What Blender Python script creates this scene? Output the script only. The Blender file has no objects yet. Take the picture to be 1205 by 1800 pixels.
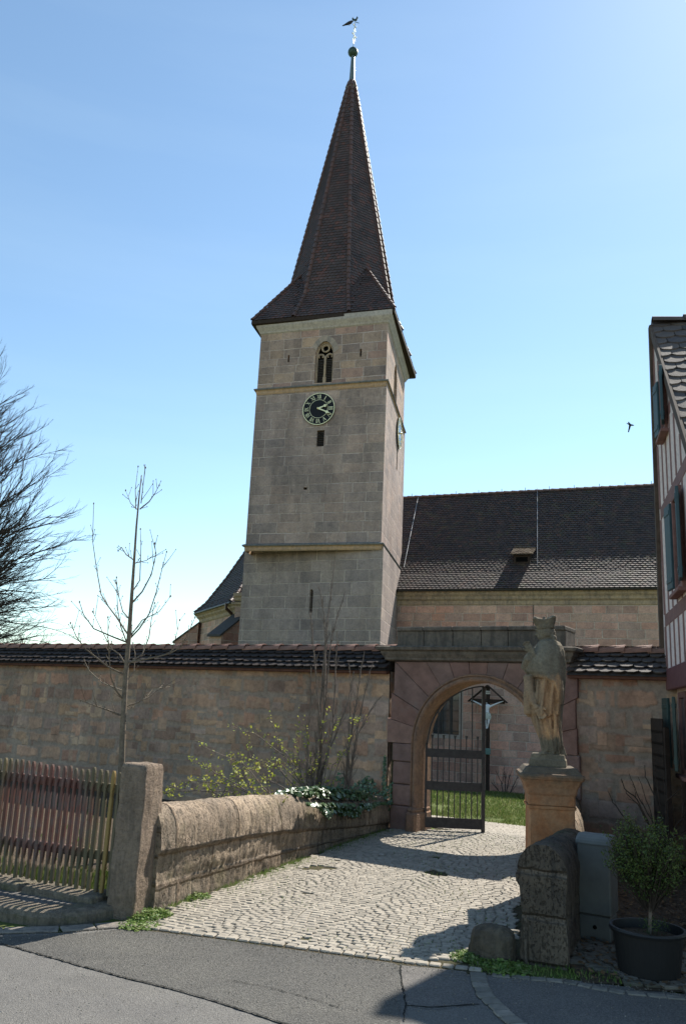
import bpy, bmesh, math, random
import numpy as np
from mathutils import Vector, Matrix, noise as mn
random.seed(7)
PI=math.pi
S=bpy.context.scene
C=S.collection
# ---------------------------------------------------------------- camera
FPX=1450.0; EYE=1.7
TILT=math.atan(FPX/6243.0); ROLL=math.radians(2.6)
cam=bpy.data.cameras.new('camera'); camo=bpy.data.objects.new('camera',cam); C.objects.link(camo)
CM=Matrix.Rotation(PI/2+TILT,3,'X')@Matrix.Rotation(ROLL,3,'Z')
camo.matrix_world=Matrix.Translation((0,0,EYE))@CM.to_4x4()
cam.sensor_fit='VERTICAL'; cam.sensor_height=24.0; cam.lens=FPX/1800*24.0
cam.clip_start=0.05; cam.clip_end=3000
S.camera=camo
S.render.resolution_x=685; S.render.resolution_y=1024
# ---------------------------------------------------------------- light
SUN_AZ=math.radians(36.2); SUN_EL=math.radians(47.5)      # azimuth measured from +Y towards +X
w=bpy.data.worlds.new('World'); S.world=w; w.use_nodes=True
nt=w.node_tree; bg=nt.nodes['Background']
sky=nt.nodes.new('ShaderNodeTexSky'); sky.sky_type='NISHITA'; sky.sun_disc=False
sky.sun_elevation=SUN_EL; sky.sun_rotation=SUN_AZ
sky.altitude=300; sky.air_density=1.0; sky.dust_density=0.18; sky.ozone_density=0.35
_tc=nt.nodes.new('ShaderNodeTexCoord'); _mp=nt.nodes.new('ShaderNodeMapping'); _mp.inputs['Rotation'].default_value=(0,.35,.2); _mp.inputs['Scale'].default_value=(1.2,1.2,9)
_nz=nt.nodes.new('ShaderNodeTexNoise'); _nz.inputs['Scale'].default_value=1.6; _nz.inputs['Detail'].default_value=5; _nz.inputs['Roughness'].default_value=.55
_rp=nt.nodes.new('ShaderNodeMapRange'); _rp.inputs[1].default_value=.45; _rp.inputs[2].default_value=.8; _rp.inputs[3].default_value=0; _rp.inputs[4].default_value=.06
_mx=nt.nodes.new('ShaderNodeMix'); _mx.data_type='RGBA'; _mx.inputs[7].default_value=(5.2,5.8,6.2,1)
nt.links.new(_tc.outputs['Generated'],_mp.inputs[0]); nt.links.new(_mp.outputs[0],_nz.inputs['Vector']); nt.links.new(_nz.outputs['Fac'],_rp.inputs[0]); nt.links.new(_rp.outputs[0],_mx.inputs[0]); nt.links.new(sky.outputs[0],_mx.inputs[6])
_tn=nt.nodes.new('ShaderNodeMix'); _tn.data_type='RGBA'; _tn.blend_type='MULTIPLY'; _tn.inputs[0].default_value=1; _tn.inputs[7].default_value=(.97,1.07,1.03,1)
nt.links.new(_mx.outputs[2],_tn.inputs[6]); nt.links.new(_tn.outputs[2],bg.inputs[0]); bg.inputs[1].default_value=0.11
sl=bpy.data.lights.new('sun','SUN'); sl.energy=5.0; sl.angle=math.radians(0.53); sl.color=(1.0,0.95,0.86)
so=bpy.data.objects.new('sun',sl); C.objects.link(so)
sd=Vector((math.sin(SUN_AZ)*math.cos(SUN_EL),math.cos(SUN_AZ)*math.cos(SUN_EL),math.sin(SUN_EL)))
so.rotation_euler=sd.to_track_quat('Z','Y').to_euler(); so.location=(20,20,40)
S.view_settings.view_transform='Standard'; S.view_settings.look='None'
S.view_settings.exposure=0.84; S.view_settings.gamma=1.0
S.view_settings.use_curve_mapping=False
# ---------------------------------------------------------------- helpers: sight lines to world points
def ray(px,py): return CM@Vector(((px-602.5)/FPX,-(py-900)/FPX,-1.0))
def atz(px,py,z=0.0):
    d=ray(px,py); return Vector((0,0,EYE))+d*((z-EYE)/d.z)
def aty(px,py,Y):
    d=ray(px,py); return Vector((0,0,EYE))+d*(Y/d.y)
def onplane(px,py,P,D):
    d=ray(px,py); n=Vector((D[1],-D[0])); t=(Vector(P).to_2d()@n)/(d.to_2d()@n)
    p=Vector((0,0,EYE))+d*t; return (p.to_2d()-Vector(P).to_2d()).dot(Vector(D).to_2d().normalized()), p.z
def V(*a): return Vector(a)
R=random.random
def U(a,b): return random.uniform(a,b)
# ---------------------------------------------------------------- objects
def tag(o,label=None,cat=None,group=None,kind=None):
    if label: o['label']=label
    if cat: o['category']=cat
    if group: o['group']=group
    if kind: o['kind']=kind
    return o
def thing(name,loc,label,cat,group=None,rz=0):
    o=bpy.data.objects.new(name,None); C.objects.link(o); o.location=loc; o.rotation_euler=(0,0,rz)
    o.empty_display_size=0.2
    return tag(o,label,cat,group)
def root_loc(p):
    l=Vector((0,0,0))
    while p is not None: l+=Vector(p.location); p=p.parent
    return l
class MB:
    def __init__(s): s.v=[]; s.f=[]; s.r=[]; s.cur=0.5
    def vert(s,p): s.v.append(tuple(p)); return len(s.v)-1
    def face(s,idx,r=None): s.f.append(tuple(idx)); s.r.append(s.cur if r is None else r)
    def poly(s,pts,r=None):
        b=len(s.v); s.v.extend(tuple(p) for p in pts); s.face(range(b,b+len(pts)),r)
    def box(s,c,size,rz=0,rx=0,ry=0,bev=0,r=None):
        M=Matrix.Translation(c)@Matrix.Rotation(rz,4,'Z')@Matrix.Rotation(ry,4,'Y')@Matrix.Rotation(rx,4,'X')
        x,y,z=[a/2 for a in size]
        s.boxm(M,x,y,z,bev,r)
    def boxm(s,M,x,y,z,bev=0,r=None):
        if bev<=0:
            P=[(i,j,k) for k in(-z,z) for j in(-y,y) for i in(-x,x)]
            b=len(s.v); s.v.extend(tuple(M@Vector(p)) for p in P)
            for q in((0,2,3,1),(4,5,7,6),(0,1,5,4),(2,6,7,3),(0,4,6,2),(1,3,7,5)): s.face([b+i for i in q],r)
            return
        bev=min(bev,x*.9,y*.9,z*.9)
        b=len(s.v); ix={}
        for sx in(-1,1):
            for sy in(-1,1):
                for sz in(-1,1):
                    for ax in range(3):
                        p=[sx*(x-bev),sy*(y-bev),sz*(z-bev)]; p[ax]=(sx*x,sy*y,sz*z)[ax]
                        ix[(sx,sy,sz,ax)]=s.vert(M@Vector(p))
        for ax in range(3):
            o=[a for a in range(3) if a!=ax]
            for sg in(-1,1):
                q=[]
                for (a,c2) in((-1,-1),(1,-1),(1,1),(-1,1)):
                    k=[0,0,0]; k[ax]=sg; k[o[0]]=a; k[o[1]]=c2; q.append(ix[(k[0],k[1],k[2],ax)])
                if (sg==-1)!=(ax==1): q=q[::-1]
                s.face(q,r)
        for ax in range(3):
            o=[a for a in range(3) if a!=ax]
            for a in(-1,1):
                for c2 in(-1,1):
                    def g(sg,fa):
                        k=[0,0,0]; k[ax]=sg; k[o[0]]=a; k[o[1]]=c2; return ix[(k[0],k[1],k[2],fa)]
                    q=[g(-1,o[0]),g(1,o[0]),g(1,o[1]),g(-1,o[1])]
                    if (a*c2==1)!=(ax==1): q=q[::-1]
                    s.face(q,r)
        for sx in(-1,1):
            for sy in(-1,1):
                for sz in(-1,1):
                    q=[ix[(sx,sy,sz,a)] for a in range(3)]
                    if sx*sy*sz<0: q=q[::-1]
                    s.face(q,r)
    def beam(s,a,b,w,h,up=V(0,0,1),bev=0,r=None):
        a=Vector(a); b=Vector(b); d=b-a; L=d.length; d.normalize()
        sdir=d.cross(Vector(up)); 
        if sdir.length<1e-4: sdir=d.cross(V(1,0,0))
        sdir.normalize(); u=sdir.cross(d)
        M=Matrix((( d.x,sdir.x,u.x,0),(d.y,sdir.y,u.y,0),(d.z,sdir.z,u.z,0),(0,0,0,1)))
        M=Matrix.Translation((a+b)/2)@M
        s.boxm(M,L/2,w/2,h/2,bev,r)
    def tube(s,pts,rad,n=6,cap=True,r=None):
        pts=[Vector(p) for p in pts]; N=len(pts)
        if not hasattr(rad,'__len__'): rad=[rad]*N
        prev=None; rings=[]
        for i,p in enumerate(pts):
            t=(pts[min(i+1,N-1)]-pts[max(i-1,0)]); 
            if t.length<1e-9: t=V(0,0,1)
            t.normalize()
            if prev is None:
                a=t.cross(V(0,0,1)) if abs(t.z)<.9 else t.cross(V(1,0,0))
            else:
                a=prev-t*prev.dot(t)
                if a.length<1e-6: a=t.orthogonal()
            a.normalize(); prev=a; b=t.cross(a)
            rings.append([s.vert(p+(a*math.cos(2*PI*k/n)+b*math.sin(2*PI*k/n))*rad[i]) for k in range(n)])
        for i in range(N-1):
            for k in range(n):
                s.face((rings[i][k],rings[i][(k+1)%n],rings[i+1][(k+1)%n],rings[i+1][k]),r)
        if cap:
            s.face(rings[0][::-1],r); s.face(rings[-1],r)
    def loft(s,rings,cap=True,closed=True,r=None):
        ids=[[s.vert(p) for p in rg] for rg in rings]; n=len(ids[0])
        for i in range(len(ids)-1):
            for k in range(n if closed else n-1):
                s.face((ids[i][k],ids[i][(k+1)%n],ids[i+1][(k+1)%n],ids[i+1][k]),r)
        if cap: s.face(ids[0][::-1],r); s.face(ids[-1],r)
    def lathe(s,c,prof,n=24,r=None,a0=0):
        s.loft([[Vector(c)+V(rr*math.cos(a0+2*PI*k/n),rr*math.sin(a0+2*PI*k/n),z) for k in range(n)] for rr,z in prof],r=r)
    def ell(s,c,rad,nu=12,nv=8,M=None,r=None):
        rg=[]
        for j in range(nv+1):
            t=-PI/2+PI*(0.02+0.96*j/nv); 
            ring=[]
            for k in range(nu):
                p=V(rad[0]*math.cos(t)*math.cos(2*PI*k/nu),rad[1]*math.cos(t)*math.sin(2*PI*k/nu),rad[2]*math.sin(t))
                if M: p=M@p
                ring.append(Vector(c)+p)
            rg.append(ring)
        s.loft(rg,r=r)
    def build(s,name,mat,parent=None,smooth=False,uv=True,local=False):
        me=bpy.data.meshes.new(name)
        off=Vector((0,0,0)) if (parent is None or local) else root_loc(parent)
        vs=[(a-off.x,b-off.y,c-off.z) for a,b,c in s.v]
        me.from_pydata(vs,[],s.f); me.update()
        at=me.attributes.new('rnd','FLOAT','FACE'); at.data.foreach_set('value',s.r)
        if uv: auto_uv(me,off)
        if smooth: me.polygons.foreach_set('use_smooth',[True]*len(me.polygons))
        o=bpy.data.objects.new(name,me); C.objects.link(o)
        me.materials.append(mat)
        if parent is not None: o.parent=parent
        return o
def auto_uv(me,off=V(0,0,0)):
    nl=len(me.loops); co=np.empty(len(me.vertices)*3); me.vertices.foreach_get('co',co); co=co.reshape(-1,3)+np.array(off)
    vi=np.empty(nl,dtype=np.int32); me.loops.foreach_get('vertex_index',vi)
    nf=len(me.polygons); nor=np.empty(nf*3); me.polygons.foreach_get('normal',nor); nor=nor.reshape(-1,3)
    lt=np.empty(nf,dtype=np.int32); me.polygons.foreach_get('loop_total',lt)
    # snap normals so that neighbouring faces of one wall share a frame
    nor=np.round(nor*12)/12; ln=np.linalg.norm(nor,axis=1); ln[ln==0]=1; nor/=ln[:,None]
    t=np.stack([-nor[:,1],nor[:,0],np.zeros(nf)],1); l=np.linalg.norm(t,axis=1); flat=l<0.15
    t[flat]=(1,0,0); l[flat]=1; t/=l[:,None]
    b=np.cross(nor,t); b[flat]=(0,1,0)
    T=np.repeat(t,lt,0); B=np.repeat(b,lt,0); p=co[vi]
    uvs=np.stack([(p*T).sum(1),(p*B).sum(1)],1)
    ul=me.uv_layers.new(name='UVMap'); ul.data.foreach_set('uv',uvs.astype(np.float32).ravel())
def disp(o,amp,scale,detail=1,seed=0,aniso=(1,1,1)):
    me=o.data; off=root_loc(o)
    no=[v.normal.copy() for v in me.vertices]
    for v,n in zip(me.vertices,no):
        p=v.co+off; q=V(p.x*aniso[0],p.y*aniso[1],p.z*aniso[2])*scale+V(seed,seed*.7,0)
        d=mn.noise(q)*amp
        for k in range(detail): q=q*2.1; amp2=amp*(.5**(k+1)); d+=mn.noise(q)*amp2
        v.co+=n*d
# ---------------------------------------------------------------- material nodes
class T:
    def __init__(s,name,rough=.85,spec=.3):
        m=bpy.data.materials.new(name); m.use_nodes=True; s.m=m; s.t=m.node_tree; s.b=s.t.nodes['Principled BSDF']
        s.b.inputs['Roughness'].default_value=rough; s.b.inputs['Specular IOR Level'].default_value=spec
    def n(s,ty,**k):
        x=s.t.nodes.new('ShaderNode'+ty)
        for a,b in k.items(): setattr(x,a,b)
        return x
    def put(s,sock,v):
        if isinstance(v,bpy.types.NodeSocket): s.t.links.new(v,sock)
        elif v is not None:
            if hasattr(sock.default_value,'__len__') and not hasattr(v,'__len__'): v=(v,)*len(sock.default_value)
            if hasattr(v,'__len__') and len(v)==3 and len(sock.default_value)==4: v=tuple(v)+(1,)
            sock.default_value=v
    def ma(s,op,a,b=None,c=None,clamp=False):
        x=s.n('Math',operation=op,use_clamp=clamp)
        for i,v in enumerate((a,b,c)): s.put(x.inputs[i],v)
        return x.outputs[0]
    def vm(s,op,a,b=None,sc=None):
        x=s.n('VectorMath',operation=op); s.put(x.inputs[0],a)
        if b is not None: s.put(x.inputs[1],b)
        if sc is not None: s.put(x.inputs['Scale'],sc)
        return x.outputs[0]
    def noise(s,vec,scale,det=4,ro=.6,dist=0,col=False,dim='3D',w=None):
        x=s.n('TexNoise',noise_dimensions=dim); 
        if dim!='1D': s.put(x.inputs['Vector'],vec)
        if w is not None: s.put(x.inputs['W'],w)
        s.put(x.inputs['Scale'],scale); s.put(x.inputs['Detail'],det); s.put(x.inputs['Roughness'],ro); s.put(x.inputs['Distortion'],dist)
        return x.outputs['Color' if col else 'Fac']
    def white(s,vec=None,w=None,dim='3D',col=False):
        x=s.n('TexWhiteNoise',noise_dimensions=dim)
        if vec is not None: s.put(x.inputs['Vector'],vec)
        if w is not None: s.put(x.inputs['W'],w)
        return x.outputs['Color' if col else 'Value']
    def ramp(s,fac,stops,interp='LINEAR'):
        x=s.n('ValToRGB'); cr=x.color_ramp; cr.interpolation=interp; s.put(x.inputs[0],fac)
        while len(cr.elements)<len(stops): cr.elements.new(.5)
        for e,(p,c) in zip(cr.elements,stops):
            e.position=p; e.color=(c,c,c,1) if not hasattr(c,'__len__') else tuple(c)+(1,)
        return x.outputs[0]
    def mix(s,f,a,b,mode='MIX'):
        x=s.n('Mix',data_type='RGBA',blend_type=mode); s.put(x.inputs[0],f); s.put(x.inputs[6],a); s.put(x.inputs[7],b); return x.outputs[2]
    def sep(s,v): x=s.n('SeparateXYZ'); s.put(x.inputs[0],v); return x.outputs
    def comb(s,a,b,c=0): x=s.n('CombineXYZ'); s.put(x.inputs[0],a); s.put(x.inputs[1],b); s.put(x.inputs[2],c); return x.outputs[0]
    def uv(s): return s.n('UVMap').outputs[0]
    def pos(s): return s.n('NewGeometry').outputs['Position']
    def rnd(s): return s.n('Attribute',attribute_name='rnd').outputs['Fac']
    def base(s,c): s.put(s.b.inputs['Base Color'],c)
    def bump(s,h,dist,strength=1.0):
        x=s.n('Bump'); s.put(x.inputs['Height'],h); x.inputs['Distance'].default_value=dist; x.inputs['Strength'].default_value=strength
        s.t.links.new(x.outputs[0],s.b.inputs['Normal'])
    def smooth(s,x,a,b): 
        y=s.n('MapRange',interpolation_type='SMOOTHSTEP'); s.put(y.inputs[0],x); s.put(y.inputs[1],a); s.put(y.inputs[2],b); return y.outputs[0]
def lin(r,g,b,k=1.0):
    f=lambda c:((c/255+.055)/1.055)**2.4 if c>10 else c/255/12.92
    return (f(r)*k,f(g)*k,f(b)*k)
def masonry(name,bh,bw,mort,stones,mcol,wob=.03,edge=.01,bump=.02,stain=.35,rowvar=.6,mortvar=0.0,soft=.01,moss=None,rough=.92,fine=1.0,lime=0.0,k=1.0,run=None,van=0.0,pit=0.0,tone=1.0):
    ad=(1.06,.965,.985) if 'tower' in name else (1.06,.97,.96); stones=[tuple(min(.62,v*k*a) for v,a in zip(c,ad)) for c in stones]; mcol=tuple(min(.62,v*k*a) for v,a in zip(mcol,ad))
    t=T(name,rough,.2); uv=t.uv(); P=t.pos()
    wn=t.noise(uv,1.6/bw*.6,3,.6,col=True); wv=t.vm('SCALE',t.vm('SUBTRACT',wn,(.5,.5,.5)),sc=wob*2)
    x,y,_=t.sep(t.vm('ADD',uv,wv))
    yy=t.ma('ADD',t.ma('DIVIDE',y,bh),t.ma('MULTIPLY',t.noise(None,.55/bh*.7,1,.5,dim='1D',w=y),rowvar*2))
    row=t.ma('FLOOR',yy); fy=t.ma('FRACT',yy)
    rr=t.white(w=row,dim='1D')
    xs=t.ma('ADD',t.ma('DIVIDE',x,bw),t.ma('MULTIPLY',rr,17.3))
    xx=t.ma('ADD',xs,t.ma('MULTIPLY',t.noise(t.comb(xs,row,0),.38,0,.5),1.1))
    colm=t.ma('FLOOR',xx); fx=t.ma('FRACT',xx)
    cell=t.comb(colm,row,3.3); cn=t.white(cell); cn2=t.white(t.vm('ADD',cell,(9.1,4.2,1)))
    ex=t.ma('MULTIPLY',t.ma('MINIMUM',fx,t.ma('SUBTRACT',1,fx)),bw); ey=t.ma('MULTIPLY',t.ma('MINIMUM',fy,t.ma('SUBTRACT',1,fy)),bh)
    fn=t.noise(P,9/bw*.5,4,.65)
    e=t.ma('ADD',t.ma('MINIMUM',ex,ey),t.ma('MULTIPLY',t.ma('SUBTRACT',fn,.5),edge*2))
    big=t.noise(P,.45,4,.6)
    mo=mort*.5
    if mortvar>0:
        mm=t.ma('ADD',mo,t.ma('MULTIPLY',t.smooth(t.noise(P,1.3,4,.6),.5,.75),mortvar)); 
        mask=t.smooth(t.ma('SUBTRACT',e,mm),0,soft)
    else: mask=t.smooth(e,mo,mo+soft)
    if van: mask=t.ma('MAXIMUM',mask,t.ma('MULTIPLY',t.smooth(t.noise(P,.9,5,.7),.47,.62),van))
    sc=t.ramp(cn,[(i/(len(stones)),c) for i,c in enumerate(stones)],'CONSTANT')
    # within-stone weathering
    n1=t.noise(P,3.5,5,.65); n2=t.noise(P,16,6,.72)
    sc=t.mix(.5,sc,t.ramp(cn2,[(0,stones[0]),(1,stones[-1])]))
    sc=t.mix(1,sc,t.ramp(cn2,[(0,(1-.2*tone,)*3),(1,(1+.18*tone,)*3)]),'MULTIPLY')
    sc=t.mix(1,sc,t.ramp(n1,[(.25,(.74,.74,.76)),(.5,(1,1,1)),(.75,(1.2,1.17,1.1))]),'MULTIPLY')
    sc=t.mix(fine,sc,t.mix(1,sc,t.ramp(n2,[(.3,(.7,.7,.7)),(.55,(1,1,1)),(.8,(1.2,1.2,1.2))]),'MULTIPLY'))
    mc=t.mix(1,mcol,t.ramp(n2,[(.3,(.7,.7,.7)),(.7,(1.15,1.15,1.15))]),'MULTIPLY')
    c=t.mix(mask,mc,sc)
    if lime>0:
        lm=t.ma('MULTIPLY',t.smooth(t.noise(P,2.1,5,.7),.56,.68),lime); c=t.mix(lm,c,mcol)
    st=t.noise(t.vm('MULTIPLY',P,(1.2,1.2,.35)),.9,5,.65)
    c=t.mix(1,c,t.ramp(st,[(.3,(1-stain,)*3),(.55,(1,1,1)),(.75,(1+stain*.35,)*3)]),'MULTIPLY')
    c=t.mix(1,c,t.ramp(big,[(.3,(.9,.9,.92)),(.7,(1.08,1.05,1.0))]),'MULTIPLY')
    if run: c=t.mix(t.ma('MULTIPLY',t.smooth(t.noise(t.vm('MULTIPLY',P,(9,9,.9)),1.6,5,.72),.48,.64),run[1]),c,run[0])
    if moss: c=t.mix(t.ma('MULTIPLY',t.smooth(t.noise(P,1.7,6,.7),.52,.7),moss[1]),c,moss[0])
    if pit:
        pv=t.smooth(t.noise(t.vm('MULTIPLY',P,(1,1,.6)),62,3,.65),.36,.47); c=t.mix(1,c,t.mix(pit,(1,1,1),t.ramp(pv,[(0,(.38,.36,.34)),(1,(1.08,1.08,1.08))])),'MULTIPLY')
    t.base(c)
    h=t.ma('ADD',t.ma('MULTIPLY',mask,1.0),t.ma('ADD',t.ma('MULTIPLY',n2,.45),t.ma('MULTIPLY',n1,.5)))
    h=t.ma('ADD',h,t.ma('MULTIPLY',cn2,.12))
    if pit: h=t.ma('ADD',h,t.ma('MULTIPLY',pv,pit))
    t.bump(h,bump); return t.m
def rndmat(name,cols,rough=.8,spec=.3,ns=6,nvar=.3,bump=.004,bs=40,moss=None,lich=None):
    t=T(name,rough,spec); P=t.pos(); r=t.rnd()
    c=t.ramp(r,[(i/max(1,len(cols)-1),k) for i,k in enumerate(cols)])
    n=t.noise(P,ns,5,.65)
    c=t.mix(1,c,t.ramp(n,[(.25,(1-nvar,)*3),(.5,(1,1,1)),(.78,(1+nvar,)*3)]),'MULTIPLY')
    if lich:
        c=t.mix(t.ma('MULTIPLY',t.smooth(t.noise(P,lich[2],6,.7),.55,.7),lich[1]),c,lich[0])
    if moss:
        c=t.mix(t.ma('MULTIPLY',t.smooth(t.noise(P,moss[2],6,.7),.5,.68),moss[1]),c,moss[0])
    t.base(c)
    if bump: t.bump(t.noise(P,bs,5,.7),bump)
    return t.m
def stone(name,c0,c1,dark,streak=.5,bump=.012,sc=1.0,moss=None,layers=0.0,pits=.3,sf=5):
    """weathered sandstone: two tones, dark run-off streaks, pits"""
    c0,c1=[tuple(v*a_ for v,a_ in zip(c_,(1.02,.985,.965))) for c_ in (c0,c1)]
    t=T(name,.92,.15); P=t.pos()
    a=t.noise(P,1.6*sc,5,.6); b=t.noise(P,11*sc,6,.72); f=t.noise(P,70*sc,4,.7)
    c=t.mix(t.smooth(a,.35,.65),c0,c1)
    c=t.mix(1,c,t.ramp(b,[(.28,(.62,.62,.62)),(.5,(1,1,1)),(.75,(1.28,1.25,1.18))]),'MULTIPLY')
    s=t.noise(t.vm('MULTIPLY',P,(sf,sf,.7)),1.5*sc,5,.7)
    c=t.mix(t.ma('MULTIPLY',t.smooth(s,.46,.62),streak),c,dark)
    c=t.mix(t.ma('MULTIPLY',t.smooth(t.noise(P,.9*sc,5,.7),.5,.72),streak*.8),c,dark)
    if moss: c=t.mix(t.ma('MULTIPLY',t.smooth(t.noise(P,moss[2],6,.7),.52,.68),moss[1]),c,moss[0])
    pv=t.smooth(f,.3,.42); c=t.mix(1,c,t.mix(pits,(1,1,1),t.ramp(pv,[(0,(.45,.45,.45)),(1,(1,1,1))])),'MULTIPLY')
    t.base(c)
    h=t.ma('ADD',t.ma('MULTIPLY',b,1.2),t.ma('MULTIPLY',pv,.35*pits*2))
    if layers: h=t.ma('ADD',h,t.ma('MULTIPLY',t.noise(t.vm('MULTIPLY',P,(1,1,9)),3,4,.6),layers))
    t.bump(h,bump); return t.m
def plain(name,c,rough=.6,spec=.4,metal=0,nv=.15,ns=8,bump=0):
    t=T(name,rough,spec); t.b.inputs['Metallic'].default_value=metal
    n=t.noise(t.pos(),ns,5,.65)
    t.base(t.mix(1,c,t.ramp(n,[(.3,(1-nv,)*3),(.7,(1+nv,)*3)]),'MULTIPLY'))
    if bump: t.bump(n,bump)
    return t.m
def leafmat(name,cols,rough=.5,spec=.4,trans=.3):
    t=T(name,rough,spec); r=t.rnd()
    c=t.ramp(r,[(i/max(1,len(cols)-1),k) for i,k in enumerate(cols)]); t.base(c)
    tr=t.n('BsdfTranslucent'); t.put(tr.inputs[0],c); mx=t.n('MixShader'); mx.inputs[0].default_value=trans
    t.t.links.new(t.b.outputs[0],mx.inputs[1]); t.t.links.new(tr.outputs[0],mx.inputs[2])
    t.t.links.new(mx.outputs[0],t.t.nodes['Material Output'].inputs[0]); return t.m
# ================================================================ shared builders
def tile_poly(mb,poly,w,ex,th=.016,lift=.03,shape='round',jit=1.0,skip=None):
    poly=[Vector(p) for p in poly]; n=V(0,0,0)
    for i in range(1,len(poly)-1): n+=(poly[i]-poly[0]).cross(poly[i+1]-poly[0])
    n.normalize()
    if n.z<0: n=-n
    t=V(0,0,1).cross(n); t.normalize(); b=n.cross(t)
    if b.z<0: b=-b; t=-t
    o=poly[0]; q=[((p-o).dot(t),(p-o).dot(b)) for p in poly]
    mb.poly([p-n*.02 for p in poly],r=.15)
    v0=min(a[1] for a in q); v1=max(a[1] for a in q); k=0
    while v0+k*ex<v1-ex*.25:
        vb=v0+k*ex; vm=min(vb+ex*.5,v1-1e-3); xs=[]
        for i in range(len(q)):
            (ua,va),(ub,vb2)=q[i],q[(i+1)%len(q)]
            if (va-vm)*(vb2-vm)<0: xs.append(ua+(ub-ua)*(vm-va)/(vb2-va))
        if len(xs)>=2:
            u0,u1=min(xs),max(xs); off=(k%2)*.5*w
            i0=math.floor((u0-off)/w); i1=math.ceil((u1-off)/w)
            for i in range(i0,i1+1):
                uc=off+i*w
                if uc<u0-w*.1 or uc>u1+w*.1: continue
                if min(uc+w*.485,u1)-max(uc-w*.485,u0)<.03: continue
                L=ex*1.25; ja=U(-.02,.02)*jit; jl=U(0,.008)*jit; h=w*.485
                if shape=='round': pr=[(-h,L),(-h,ex*.32),(-h*.62,ex*.08),(0,0),(h*.62,ex*.08),(h,ex*.32),(h,L)]
                else: pr=[(-h,L),(-h,ex*.42),(-h*.5,ex*.1),(h*.5,ex*.1),(h,ex*.42),(h,L)]
                top=[];bot=[]
                for (pu,pv) in pr:
                    f=1-pv/L; uu=uc+pu+ja*(pv-L); vv=vb+pv
                    uu=min(max(uu,u0-.012),u1+.012); P=o+t*uu+b*vv+n*(.004+(lift+jl)*f)
                    top.append(P); bot.append(P-n*th)
                rr=R(); base=len(mb.v); m=len(pr)
                mb.v.extend(tuple(p) for p in top); mb.v.extend(tuple(p) for p in bot)
                mb.face(range(base,base+m)[::1] ,rr)
                for j in range(m-1): mb.face((base+j,base+m+j,base+m+j+1,base+j+1),rr)
        k+=1
def ridge_caps(mb,a,b,r=.11,L=.36,n=7,lap=.05,flat=1.0):
    a=Vector(a);b=Vector(b);d=b-a;T_=d.length;d.normalize()
    s=d.cross(V(0,0,1)); 
    if s.length<.01: s=V(1,0,0)
    s.normalize();u=s.cross(d)
    k=max(1,round(T_/L)); st=T_/k
    for i in range(k):
        rr=R(); p0=a+d*(i*st); p1=a+d*((i+1)*st+lap)
        rg=[]
        for p,rad,up in((p0,r*1.08,.02),(p1,r*.9,0)):
            rg.append([p+s*math.cos(PI*j/(n-1))*rad*1.0+u*(math.sin(PI*j/(n-1))*rad*flat+up) for j in range(n)])
            rg[-1]+= [q-u*.018 for q in rg[-1][::-1]]
        mb.loft(rg,r=rr)
def wall_open(mb,A,B,z0,z1,holes=(),depth=.3,back=True):
    """vertical wall face from plan point A to B (camera side on the right hand when going A to B), rectangular or arched openings with reveals"""
    A=Vector(A[:2]).to_3d();B=Vector(B[:2]).to_3d();L=(B-A).length;d=(B-A)/L;n=V(d.y,-d.x,0)
    P=lambda u,z,k=0:V(A.x+d.x*u-n.x*k,A.y+d.y*u-n.y*k,z)
    us=sorted(set([0,L]+[x for h in holes for x in h[:2]])); zs=sorted(set([z0,z1]+[x for h in holes for x in h[2:4]]))
    for i in range(len(us)-1):
        for j in range(len(zs)-1):
            um=(us[i]+us[i+1])/2; zm=(zs[j]+zs[j+1])/2
            if any(h[0]<um<h[1] and h[2]<zm<h[3] for h in holes): continue
            mb.poly([P(us[i],zs[j]),P(us[i+1],zs[j]),P(us[i+1],zs[j+1]),P(us[i],zs[j+1])])
    for h in holes:
        u0,u1,a,b=h[:4]; dp=h[5] if len(h)>5 else depth; kind=h[4] if len(h)>4 else None
        out=arch_outline(u0,u1,a,b,kind)
        if kind:
            k=[p for p in out]
            # spandrels
            mid=(u0+u1)/2
            Lp=[p for p in k if p[0]<=mid+1e-6 and p[1]>a+1e-6]; Rp=[p for p in k if p[0]>=mid-1e-6 and p[1]>a+1e-6]
            for i in range(len(Lp)-1):
                mb.poly([P(u0,Lp[i][1]),P(*Lp[i]),P(*Lp[i+1]),P(u0,Lp[i+1][1])][::-1] if 0 else [P(u0,Lp[i][1]),P(*Lp[i]),P(*Lp[i+1]),P(u0,Lp[i+1][1])])
            for i in range(len(Rp)-1):
                mb.poly([P(*Rp[i]),P(u1,Rp[i][1]),P(u1,Rp[i+1][1]),P(*Rp[i+1])])
        m=len(out)
        for i in range(m):
            p,q=out[i],out[(i+1)%m]; mb.poly([P(*p),P(*q),P(*q,dp),P(*p,dp)][::-1])
    return P
def arch_outline(u0,u1,a,b,kind,n=9):
    w=u1-u0; m=(u0+u1)/2
    if not kind: return [(u0,a),(u1,a),(u1,b),(u0,b)]
    if kind=='round':
        zs=b-w/2; pts=[(u0,a),(u1,a)]+[(m+w/2*math.cos(PI*i/(2*n)),zs+w/2*math.sin(PI*i/(2*n))) for i in range(2*n+1)]
        return pts
    r=w*(1.0 if kind=='pointed' else .8); hh=math.sqrt(r*r-(r-w/2)**2); zs=b-hh
    a1=math.acos((r-w/2)/r)
    rt=[(u1-r+r*math.cos(a1*i/n),zs+r*math.sin(a1*i/n)) for i in range(n+1)]
    lf=[(u0+r-r*math.cos(a1*i/n),zs+r*math.sin(a1*i/n)) for i in range(n,-1,-1)]
    return [(u0,a),(u1,a)]+rt+lf[1:]
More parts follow.
